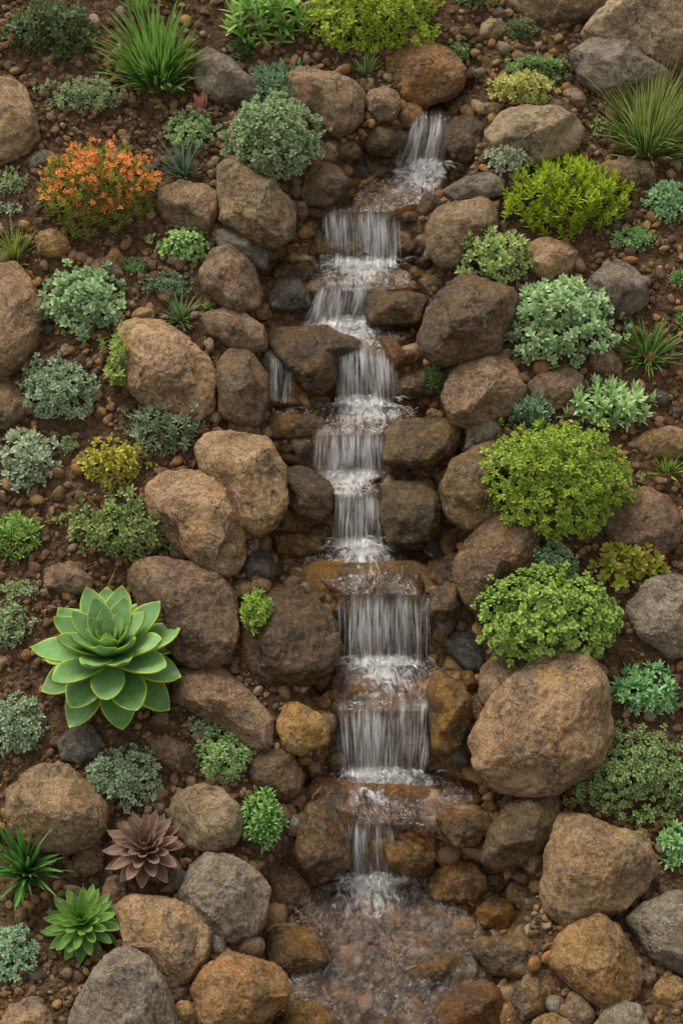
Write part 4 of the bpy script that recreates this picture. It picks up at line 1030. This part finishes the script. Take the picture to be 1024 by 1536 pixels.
dome('', '', '', 150, 284, 172, 138, ((92, 108, 34), (124, 138, 48), (150, 156, 66)), 13, 13, 'gr', .18, (.35, 1.3), .5, .6, .14, .75, dens=1.3, parent=rt)
dome('', '', '', 152, 268, 168, 104, ((180, 118, 42), (198, 136, 54), (212, 162, 88)), 5.6, 8, 'ov', .6, (.0, 1.2), .8, .6, .22, .7, dens=.42, gaps=.3, lift=.065, parent=rt, foliage='flowers', tipw=.4)
dome('loose grey green weed at the picture edge beside the orange flowers', PL, 'sage_plant', 18, 272, 56, 40, SAGE, 7, 8, 'ov', .45, (.2, 1.2), .6, .4, .35, .5, gaps=.2)
dome('flat grey green rosettes at the picture edge under the loose weed', PL, 'sage_plant', 22, 311, 50, 24, BLUE, 9, 7, 'ov', .5, (.1, .8), .1, .3, .3, .4)
tuft('yellow green grass at the picture edge beside the ochre rock', GRS, 'grass_tuft', 20, 366, 74, 62, ((98, 116, 48), (128, 146, 66), (156, 168, 92)), 80, 3, 'gr', .9, .5, .25, .25, L=.62)
dome('light green rosette clump above the brown boulder by the second pool', SU, 'rosette_clump', 276, 366, 90, 62, ((98, 134, 72), (126, 162, 92), (164, 190, 128)), 13, 10, 'sp', .6, (.15, 1.25), .0, .5, .25, .4)
dome('big pale green fleshy clump beside the tall tan boulder', SU, 'sedum_cushion', 127, 449, 136, 112, ((112, 142, 100), (138, 166, 120), (168, 190, 148)), 12, 10, 'sp', .62, (.15, 1.25), .3, .55, .2, .5)
dome('tiny green mat at the upper end of the twin mats', SU, 'sedum_mat', 202, 398, 48, 28, MIDG, 6, 8, 'sp', .5, (.2, 1.2), .2, .35, .3, .4)
dome('grey green mat below the tiny green mat', SU, 'sedum_mat', 248, 426, 76, 40, ((86, 118, 82), (110, 142, 102), (142, 168, 130)), 6, 8, 'sp', .5, (.2, 1.2), .2, .35, .3, .4)
tuft('spiky green tuft beneath the grey green mat', PL, 'spiky_tuft', 272, 468, 66, 50, ((82, 112, 64), (108, 138, 84), (142, 166, 112)), 90, 3.2, 'gr', 1.2, .3, .12, .2, L=.55)
dome('very small bright green sprig by the spiky tuft', PL, 'small_shrub', 313, 455, 20, 18, BRIG, 6, 8, 'ov', .45, (.2, 1.2), .4, .5, .3, .5)
dome('yellowish green upright plant against the long sloping boulder', PL, 'upright_shrub', 184, 535, 62, 92, ((104, 128, 60), (134, 156, 78), (166, 182, 112)), 11, 11, 'la', .34, (.3, 1.2), 1.0, .6, .3, .7, gaps=.15, lift=.04)
dome('grey blue sage mat above the silver woolly plant', SU, 'sage_cushion', 86, 580, 126, 90, BLUE, 8, 10, 'sp', .5, (.15, 1.2), .4, .5, .3, .5)
dome('grey green spiky clump with purplish tips', SU, 'spiky_clump', 250, 638, 126, 92, ((92, 118, 84), (118, 146, 104), (160, 158, 140)), 13, 12, 'la', .3, (.4, 1.35), .5, .55, .28, .6)
dome('pale silver woolly plant at the picture edge', PL, 'woolly_plant', 44, 686, 92, 90, SILV, 11, 11, 'sp', .5, (.3, 1.3), .5, .55, .25, .6)
dome('little grey green plant between the silver and yellow green clumps', PL, 'sage_plant', 103, 668, 30, 30, SAGE, 7, 8, 'sp', .5, (.3, 1.2), .3, .5, .3, .5)
dome('yellow green low clump below the grey blue sage mat', SU, 'sedum_clump', 170, 692, 112, 72, YELG, 10, 10, 'sp', .6, (.15, 1.2), .3, .45, .32, .5, gaps=.12)
rt = root('straggly_plant', 187, 790, 'straggly green plant with reddish stems above the flat brown rock', PL)
dome('', '', '', 187, 788, 174, 100, ((82, 104, 56), (108, 132, 70), (140, 156, 96)), 11, 9, 'sp', .5, (.1, 1.2), .5, .4, .4, .45, gaps=.3, parent=rt)
tuft('', '', '', 187, 790, 150, 84, ((120, 78, 46), (146, 100, 58), (150, 110, 66)), 34, 2.0, 'gr', 1.3, .2, .3, .1, L=.55, parent=rt, foliage='stems')
dome('bright green leafy clump at the picture edge beside the straggly plant', PL, 'leafy_clump', 30, 802, 80, 78, ((88, 124, 52), (116, 154, 70), (150, 180, 104)), 15, 13, 'la', .3, (.4, 1.35), .4, .55, .2, .65)
dome('flat grey green creeper at the picture edge above the dusty clump', SU, 'sedum_mat', 38, 882, 78, 30, SAGE, 7, 8, 'sp', .5, (.2, 1.2), .2, .3, .35, .4, gaps=.2)
dome('dusty grey green clump at the picture edge beside the giant rosette', SU, 'sage_cushion', 16, 932, 64, 76, SAGE, 9, 10, 'sp', .45, (.3, 1.3), .5, .5, .25, .55)
dome('grey blue clump at the picture edge under the giant rosette', SU, 'sage_cushion', 28, 1084, 86, 92, BLUE, 10, 10, 'sp', .45, (.3, 1.3), .5, .55, .2, .55)
dome('grey blue cushion between dark grey rock and round pale boulder', SU, 'sage_cushion', 187, 1158, 118, 84, BLUE, 8.5, 10, 'sp', .5, (.2, 1.25), .4, .5, .25, .5)
dome('pale green dense sedum beside the sloping brown slab', SU, 'sedum_cushion', 338, 1127, 92, 88, ((110, 140, 86), (138, 168, 108), (170, 192, 138)), 9.5, 11, 'la', .42, (.3, 1.3), .5, .55, .15, .55)
dome('small grey sage sprig behind the pale green dense sedum', PL, 'sage_plant', 305, 1090, 48, 36, BLUE, 10, 9, 'sp', .45, (.2, 1.2), .4, .5, .35, .5, gaps=.1)
dome('tiny bright green plant growing on the black brown wet boulder', PL, 'small_shrub', 384, 913, 52, 58, BRIG, 8, 10, 'ov', .4, (.2, 1.25), .5, .55, .25, .5, lift=.09)
dome('leafy green rosette tuft at the water beside the round pale boulder', PL, 'leafy_rosette', 397, 1222, 74, 88, ((76, 124, 58), (104, 152, 76), (136, 178, 102)), 17, 13, 'la', .36, (.1, 1.3), .2, .5, .2, .5, lift=.03)
tuft('dark green strappy plant in front of the big smooth tan boulder', PL, 'strappy_plant', 38, 1262, 112, 132, ((44, 92, 34), (68, 122, 48), (96, 148, 70)), 70, 9, 'gr', .95, .55, .14, .33, L=.68, lift=.05)
dome('small grey green clump at the bottom picture edge', SU, 'sage_cushion', 22, 1428, 72, 84, ((104, 134, 104), (130, 160, 126), (160, 184, 152)), 9, 10, 'sp', .45, (.3, 1.3), .5, .55, .2, .55)
# the other bank
dome('green mound behind the yellow green sedum near the stream head', SU, 'sedum_cushion', 805, 106, 100, 50, MIDG, 7, 9, 'sp', .5, (.2, 1.2), .3, .5, .2, .5)
dome('yellow green sedum with pale flower heads above the broad pale boulder', SU, 'sedum_cushion', 784, 132, 98, 54, ((136, 142, 72), (160, 166, 92), (186, 184, 118)), 8, 9, 'sp', .6, (.1, 1.2), .3, .45, .25, .5, lift=.05)
dome('small dark green mound beside the flat tan slab', SU, 'sedum_mat', 778, 45, 58, 34, ((72, 92, 58), (92, 114, 72), (120, 138, 96)), 6, 8, 'sp', .5, (.2, 1.2), .3, .5, .2, .5)
dome('small dull green plant just behind the orange boulder', PL, 'small_shrub', 687, 76, 46, 34, MIDG, 6.5, 8, 'sp', .45, (.2, 1.2), .4, .5, .25, .5)
dome('narrow green plant cut by the top edge above the flat tan slab', PL, 'small_shrub', 712, -2, 66, 26, MIDG, 8, 8, 'ov', .5, (.2, 1.2), .4, .5, .3, .5)
tuft('thin weed with upright stalk before the wide yellow green bush', PL, 'thin_weed', 548, 92, 40, 52, ((84, 118, 62), (112, 144, 80), (146, 172, 110)), 30, 3, 'gr', .8, .4, .2, .3, L=.75)
tuft('wispy green grass with reddish dry tips at the picture edge', GRS, 'wispy_grass', 975, 178, 132, 118, ((88, 126, 56), (116, 154, 74), (150, 146, 96)), 560, 2.8, 'gr', .85, .55, .3, .26, L=.66, tipw=.8)
dome('small green weeds on the soil before the reddish grass', PL, 'weeds', 905, 190, 48, 30, ((84, 108, 58), (112, 136, 76), (140, 160, 104)), 8, 7, 'ov', .45, (.1, 1.0), .3, .35, .4, .4, gaps=.25)
dome('small silver pale plant below the broad pale boulder', PL, 'silver_plant', 765, 233, 80, 54, ((138, 150, 122), (164, 174, 144), (196, 202, 176)), 10, 10, 'sp', .5, (.2, 1.25), .4, .5, .25, .5, lift=.03)
dome('bright yellow green bush of upright plumes', SH, 'leafy_bush', 845, 295, 188, 126, ((106, 136, 22), (138, 164, 34), (170, 186, 52)), 13, 16, 'la', .3, (.5, 1.4), .9, .55, .16, .75)
dome('pale mint green clump at the picture edge beside the bright bush', SU, 'sedum_cushion', 1002, 300, 76, 66, ((108, 148, 104), (136, 172, 126), (166, 194, 152)), 10, 9, 'sp', .55, (.2, 1.25), .3, .5, .2, .5)
dome('low green weed under the bright bush', PL, 'low_weed', 950, 356, 74, 42, ((88, 128, 70), (116, 156, 92), (148, 180, 122)), 9, 8, 'sp', .5, (.1, 1.1), .3, .4, .35, .45, gaps=.15)
dome('light green sedum with reddish tips on the brown shouldered boulder', SU, 'sedum_clump', 738, 380, 114, 84, ((112, 142, 78), (142, 168, 98), (168, 176, 128)), 11, 10, 'sp', .5, (.2, 1.25), .5, .5, .35, .55, gaps=.1, lift=.06)
dome('small green plant cut by the picture edge, upper one of two', PL, 'small_shrub', 1016, 416, 34, 34, MIDG, 8, 8, 'sp', .5, (.2, 1.2), .3, .5, .25, .5)
dome('small green plant cut by the picture edge beside the deep green grass', PL, 'small_shrub', 1022, 480, 30, 30, MIDG, 8, 8, 'sp', .5, (.2, 1.2), .3, .5, .25, .5)
dome('largest pale grey green clump, with fleshy pointed leaves', SU, 'sedum_cushion', 838, 478, 174, 134, ((120, 150, 104), (146, 174, 126), (178, 198, 156)), 13, 12, 'sp', .5, (.3, 1.35), .5, .55, .22, .6)
tuft('deep green grass tuft beside the largest pale clump', GRS, 'grass_tuft', 972, 518, 86, 72, ((64, 98, 38), (90, 126, 54), (120, 152, 78)), 160, 3.2, 'gr', 1.1, .45, .2, .2, L=.56)
dome('small dark green feathery plant growing at the water', PL, 'feathery_plant', 658, 566, 50, 46, ((62, 96, 46), (88, 124, 62), (116, 150, 86)), 10, 12, 'gr', .25, (.3, 1.2), .5, .5, .25, .5, lift=.03)
dome('blue green tuft beside the round brown boulder', SU, 'sedum_clump', 790, 616, 78, 54, TEAL, 11, 11, 'la', .35, (.5, 1.35), .5, .55, .2, .65, lift=.02)
dome('pale green plant of pointed leaves above the large bright green bush', PL, 'pointed_leaf_plant', 910, 604, 146, 92, ((122, 154, 98), (148, 180, 120), (180, 204, 152)), 20, 12, 'la', .34, (.25, 1.3), .3, .5, .2, .6)
dome('largest bright green bush, round with small leaves', SH, 'leafy_bush', 832, 716, 218, 166, ((92, 124, 36), (124, 154, 48), (158, 180, 72)), 8.4, 10, 'ov', .5, (.05, 1.2), .6, .62, .14, .45, lift=.08)
tuft('tiny bright green tuft under the flat tan boulder', GRS, 'grass_tuft', 1000, 700, 48, 40, BRIG, 50, 3, 'gr', 1.0, .3, .2, .2, L=.6)
dome('grey green sedum peeping over the rounded leaf bush', SU, 'sedum_clump', 824, 842, 76, 64, ((92, 122, 84), (118, 146, 104), (148, 172, 134)), 9, 9, 'sp', .5, (.2, 1.25), .4, .5, .28, .5, lift=.05)
dome('bright green cushion of rounded leaves above the largest boulder', SH, 'leafy_cushion', 821, 919, 214, 140, ((92, 126, 50), (122, 156, 66), (156, 182, 94)), 8.8, 9, 'sp', .75, (.05, 1.15), .25, .55, .18, .4, lift=.08)
dome('yellow green succulent with orange tinged leaves', 'succulent', 'fleshy_succulent', 941, 840, 112, 88, ((98, 142, 46), (128, 168, 60), (190, 128, 58)), 17, 10, 'sp', .5, (.2, 1.2), .4, .5, .28, .5, tipw=.6)
dome('pale mint rosette cluster beside the largest boulder', SU, 'rosette_clump', 966, 1031, 108, 82, ((88, 138, 84), (114, 164, 106), (152, 190, 138)), 17, 13, 'la', .42, (.15, 1.3), .1, .5, .2, .5)
dome('sprawling dark grey green mat on the lower bank', SU, 'sprawling_mat', 944, 1152, 192, 132, ((88, 114, 64), (114, 142, 82), (148, 170, 114)), 7.5, 9, 'sp', .5, (.15, 1.2), .4, .38, .35, .45, gaps=.12)
tuft('tiny spiky green tuft at the foot of the largest boulder', PL, 'spiky_tuft', 812, 1174, 44, 32, ((98, 134, 82), (124, 158, 104), (156, 182, 134)), 36, 3.5, 'gr', 1.1, .2, .1, .2, L=.6)
dome('pale green rosette at the picture edge beside the blocky tan boulder', SU, 'rosette_clump', 1006, 1263, 58, 68, ((104, 146, 88), (130, 170, 110), (164, 196, 142)), 16, 12, 'la', .45, (.2, 1.3), .1, .5, .2, .5)

# rosette succulents, every leaf a part
def thick_leaf(L, W, T, point=.5, cup=.25, curl=.3, nu=14, nv=10):
    """a fleshy leaf along +X: closed solid with an upper and a lower face"""
    t = np.linspace(0, 1, nu + 1)
    wp = np.where(t < .62, .34 + .66 * np.sin(np.clip(t / .62, 0, 1) * math.pi / 2) ** 1.1, np.cos(np.clip((t - .62) / .38, 0, 1) * math.pi / 2) ** (.55 + .25 * point))
    wp = np.maximum(wp, .02) * W / 2
    a = np.linspace(0, 2 * math.pi, nv * 2 + 1)[:-1]
    c, s = np.cos(a), np.sin(a)
    th = T * (1 - .55 * t) * np.minimum(1, wp / (W * .25))
    y = wp[:, None] * c; z = np.where(s > 0, .35, 1.0) * th[:, None] * np.sign(s) * np.abs(s) ** .8
    z = z + cup * (wp[:, None] * np.abs(c)) ** 1.6 / (W * .5) ** .6 * 1.0
    ang = curl * t
    x0 = L * t; zc = -L * curl * t * t * .5 + .10 * L * (np.maximum(t - .85, 0) / .15) ** 2 * .5
    x = np.broadcast_to(x0[:, None], y.shape)
    P = np.stack([x, y, z + zc[:, None]], -1)
    nr = nv * 2
    i = np.arange(nu * nr); r0 = i // nr; c0 = i % nr
    q = np.stack([r0 * nr + c0, r0 * nr + (c0 + 1) % nr, (r0 + 1) * nr + (c0 + 1) % nr, (r0 + 1) * nr + c0], -1)
    edge = np.maximum(sstep(.86, .99, np.abs(np.broadcast_to(c, y.shape))), sstep(.93, 1, np.broadcast_to(t[:, None], y.shape)))
    return P.reshape(-1, 3), q, edge.ravel(), np.broadcast_to(t[:, None], y.shape).ravel()
def succ_mat(name, c1, c2, rim, rough=.42, pale=(150, 186, 136)):
    t = NT(name)
    ed = t.attr('rim'); oi = t.n('ObjectInfo'); tc = t.n('TexCoord')
    n = t.noise(tc.outputs['Object'], 22, 5, .6); n2 = t.noise(tc.outputs['Object'], 120, 3, .6)
    c = t.mix(t.ramp(t.math('ADD', t.math('MULTIPLY', oi.outputs['Random'], .4), t.math('MULTIPLY', n, .6)), .25, .75), lin(c1), lin(c2))
    c = t.mix(1.0, c, t.ramp(n2, .3, .7, .9, 1.1), 'MULTIPLY')
    c = t.mix(t.math('MULTIPLY', t.attr('age'), .36), c, lin(pale))
    c = t.mix(t.ramp(t.math('ADD', ed, t.math('MULTIPLY', t.math('SUBTRACT', n, .5), .35)), .25, .85), c, lin(rim))
    n3 = t.noise(tc.outputs['Object'], 46, 6, .7)
    c = t.mix(t.math('MULTIPLY', t.ramp(n3, .62, .72), .55), c, lin((112, 92, 58)))
    b = t.bump(n2, .25, .003); b = t.bump(n, .2, .01, b)
    pr = t.princ(c, rough, b, .4); pr.inputs['Subsurface Weight'].default_value = .12; pr.inputs['Subsurface Radius'].default_value = (.01, .015, .004)
    t.l(pr.outputs[0], t.out.inputs[0]); return t.m
def rosette(name, label, cx, cy_, rad, tiers, mat, axis, lift, T=.16, point=.5, cup=.3, seed=3):
    rt = root(name, cx, cy_, label, 'succulent', lift)
    g = np.random.default_rng(seed); m = pxm(cy_)
    A = axis / np.linalg.norm(axis); X = np.cross(V, A); X /= np.linalg.norm(X); X = -X if X[0] < 0 else X; Y = np.cross(A, X)
    for (n, L, W, el, z0, ph, curl) in tiers:
        for i in range(n):
            l = L * rad * m * g.uniform(.93, 1.07); wd = W * rad * m * g.uniform(.93, 1.07)
            P, q, ed, tt = thick_leaf(l, wd, T * wd, point, cup, curl * g.uniform(.8, 1.2))
            e = el + g.normal() * .05
            P = P + np.array([.05 * rad * m, 0, 0])
            P = P @ rot_y(-e).T @ rot_z(ph + i * 2 * math.pi / n + g.normal() * .06).T
            P[:, 2] += z0 * rad * m
            Wd = P[:, :1] * X + P[:, 1:2] * Y + P[:, 2:] * A
            me = mesh_np('leaf', Wd, q, attrs={'rim': ed, 'age': np.full(len(ed), min(1, max(0, (el + .1) / 1.1)))})
            link('leaf', me, mat, rt)
    return rt
GREEN_S = succ_mat('giant_rosette_leaf', (84, 128, 62), (122, 166, 98), (170, 188, 58))
rosette('rosette_succulent', 'giant green rosette succulent with yellow edged leaves', 167, 992, 111,
        [(8, .98, .50, -.28, .00, .2, .2), (8, 1.0, .50, .0, .05, .5, .12), (8, .98, .46, .3, .08, .1, .0), (8, .92, .41, .58, .11, .5, -.08), (7, .77, .34, .84, .13, .2, -.1), (6, .6, .26, 1.05, .16, .7, -.15), (4, .44, .18, 1.22, .18, .1, -.15), (2, .3, .1, 1.4, .2, .4, -.2)],
        GREEN_S, Z * .8 + N * .2, .08, T=.2, point=1.05, cup=.3)
PURP = succ_mat('purple_rosette_leaf', (112, 88, 74), (140, 112, 94), (168, 140, 118), .6, (138, 110, 92))
rosette('rosette_succulent', 'dusky purple brown rosette succulent among small rocks', 219, 1280, 60,
        [(11, .98, .32, .02, .0, .2, .15), (11, 1.0, .3, .28, .04, .5, .0), (10, .96, .28, .54, .07, .1, -.1), (10, .88, .25, .78, .09, .4, -.15), (8, .72, .2, 1.0, .1, .2, -.2), (6, .55, .16, 1.2, .12, .6, -.2)],
        PURP, Z * .75 + N * .25, .05, .14, 1.3, .6, 5)
GR2 = succ_mat('small_green_rosette_leaf', (66, 112, 48), (96, 142, 60), (142, 166, 74), .5, (130, 160, 66))
rosette('rosette_succulent', 'green leafy rosette with a yellow centre beside the tan boulder', 125, 1388, 58,
        [(12, .98, .27, -.08, .0, .1, .2), (12, .97, .26, .2, .04, .4, .1), (12, .9, .24, .46, .07, .0, .0), (11, .8, .21, .72, .1, .3, -.1), (9, .64, .18, .96, .12, .1, -.15), (7, .5, .15, 1.2, .14, .2, -.2)],
        GR2, Z * .6 + N * .4, .05, .14, .7, .4, 6)

# ------------------------------------------------------------------ loose stones one can count
def stones():
    g = np.random.default_rng(21)
    protos = {}
    def proto(style, k):
        if (style, k) not in protos:
            bv, bf = ico(3); gg = np.random.default_rng(k * 31 + 5)
            P = bv.copy()
            for q in range(6):
                n = gg.normal(size=3); n /= np.linalg.norm(n); dd = P @ n; P = P - np.maximum(dd - gg.uniform(.6, .88), 0)[:, None] * n * .9
            P = P * (1 + .16 * fbm(bv * 1.5 + k * 9, 3) + .04 * fbm(bv * 6 + k, 2))[:, None] * np.array([1.15, .92, .72])
            me = mesh_np('stone', P, tris=bf); me.materials.append(ROCK[style]); protos[(style, k)] = me
        return protos[(style, k)]
    named = [(r_[2], *RK[i]) for i, r_ in enumerate(ROCKS)]
    placed = []
    tries = 0
    while len(placed) < 285 and tries < 9000:
        tries += 1
        x = g.uniform(5, 1019); y = g.uniform(20, 1530); rad = 4.5 + 8.5 * g.random() ** 2.0
        l, r = np.interp(y, CH[:, 0], CH[:, 1]), np.interp(y, CH[:, 0], CH[:, 2])
        dist = max(l - x, x - r)
        if dist < -6: continue
        if g.random() > math.exp(-dist / 110) + .28: continue
        if any((x - a) ** 2 + (y - b) ** 2 < (c * .8 + rad * .5) ** 2 for _, a, b, c in named): continue
        if any((x - a) ** 2 + (y - b) ** 2 < (c + rad) ** 2 for a, b, c in placed): continue
        placed.append((x, y, rad))
        nn = min(named, key=lambda q: math.hypot(x - q[1], y - q[2]) - q[3])
        wet_ = dist < 18
        style = g.choice(['damp', 'wet', 'wetorange', 'wetslate'] if wet_ else ['tan', 'brown', 'orange', 'grey', 'pale', 'brown', 'slate'])
        o = bpy.data.objects.new('stone', proto(str(style), int(g.integers(0, 5)))); COL.objects.link(o)
        m = pxm(y)
        C = anchor(x, y, rad * m * .25)
        o.location = C
        M = Matrix((U, V, N)).transposed() @ Matrix.Rotation(g.uniform(0, 6.28), 3, 'Z') @ Matrix.Rotation(g.normal() * .3, 3, 'X')
        o.rotation_euler = M.to_euler(); o.scale = [rad * m] * 3
        short = nn[0].split(',')[0].split()
        o['label'] = ('loose stone lying next to the ' + ' '.join(short))
        if len(o['label'].split()) > 16: o['label'] = ' '.join(('loose stone by the ' + ' '.join(short)).split()[:16])
        o['category'] = 'stone'; o['group'] = 'loose stones by the ' + ' '.join(short)
stones()
def gully_stones():
    g = np.random.default_rng(77)
    placed = []; tries = 0
    base = {}
    while len(placed) < 75 and tries < 6000:
        tries += 1
        y = g.uniform(200, 1520); l, r = np.interp(y, CH[:, 0], CH[:, 1]), np.interp(y, CH[:, 0], CH[:, 2])
        x = g.uniform(l - 12, r + 12); wl, wr = edges(y)
        rad = 7 + 10 * g.random() ** 1.5
        if wl + 2 < x < wr - 2: continue
        if any((x - a) ** 2 + (y - b) ** 2 < (c * .85 + rad * .45) ** 2 for a, b, c in RK): continue
        if any((x - a) ** 2 + (y - b) ** 2 < (.8 * (c + rad)) ** 2 for a, b, c in placed): continue
        placed.append((x, y, rad))
        nn = min(zip(ROCKS, RK), key=lambda q: math.hypot(x - q[1][0], y - q[1][1]) - q[1][2])[0][2].split(',')[0]
        o = rock('stone', 'stone', ' '.join(('wet stone in the stream gully by the ' + nn).split()[:16]), str(g.choice(['wet', 'wetdark', 'wetorange', 'wet'])), (x, y, rad * 1.15, rad * .9, g.uniform(-30, 30)), .25, .8, 'wet gully stones by the ' + nn, 5)
        RK.pop()
gully_stones()
def litter():
    g = np.random.default_rng(5); n = 900
    u = g.uniform(-2.1, 2.1, n * 2); v = g.uniform(-2.6, 3.3, n * 2); k = channel(u, v) < .2; u, v = u[k][:n], v[k][:n]; n = len(u)
    P = to_world(u, v, terr(u, v) + .012)
    D = np.cos(g.uniform(0, 6.28, n))[:, None] * U + np.sin(g.uniform(0, 6.28, n))[:, None] * V + N * g.normal(size=n)[:, None] * .25
    tw = []
    for L, W, c in ((.05, .0035, .2), (.035, .003, -.3), (.022, .011, .6), (.016, .009, -.5)):
        a, b, t_ = leaf(L, W, 'la', c, .3, 4); tw.append((a @ rot_y(-math.pi / 2).T, b, t_))
    o = assemble('leaf_litter', tw, P, D, g.uniform(.6, 1.3, n), g, leaf_mat('dry_litter', (96, 74, 50), (134, 106, 70), (150, 124, 90), .8, .05, .3), None, np.zeros(3))
    tag(o, 'dry twigs and leaf bits scattered over the soil', 'leaf litter', kind='stuff')
litter()
print('rocks', len(ROCKS), 'objects', len(bpy.data.objects))
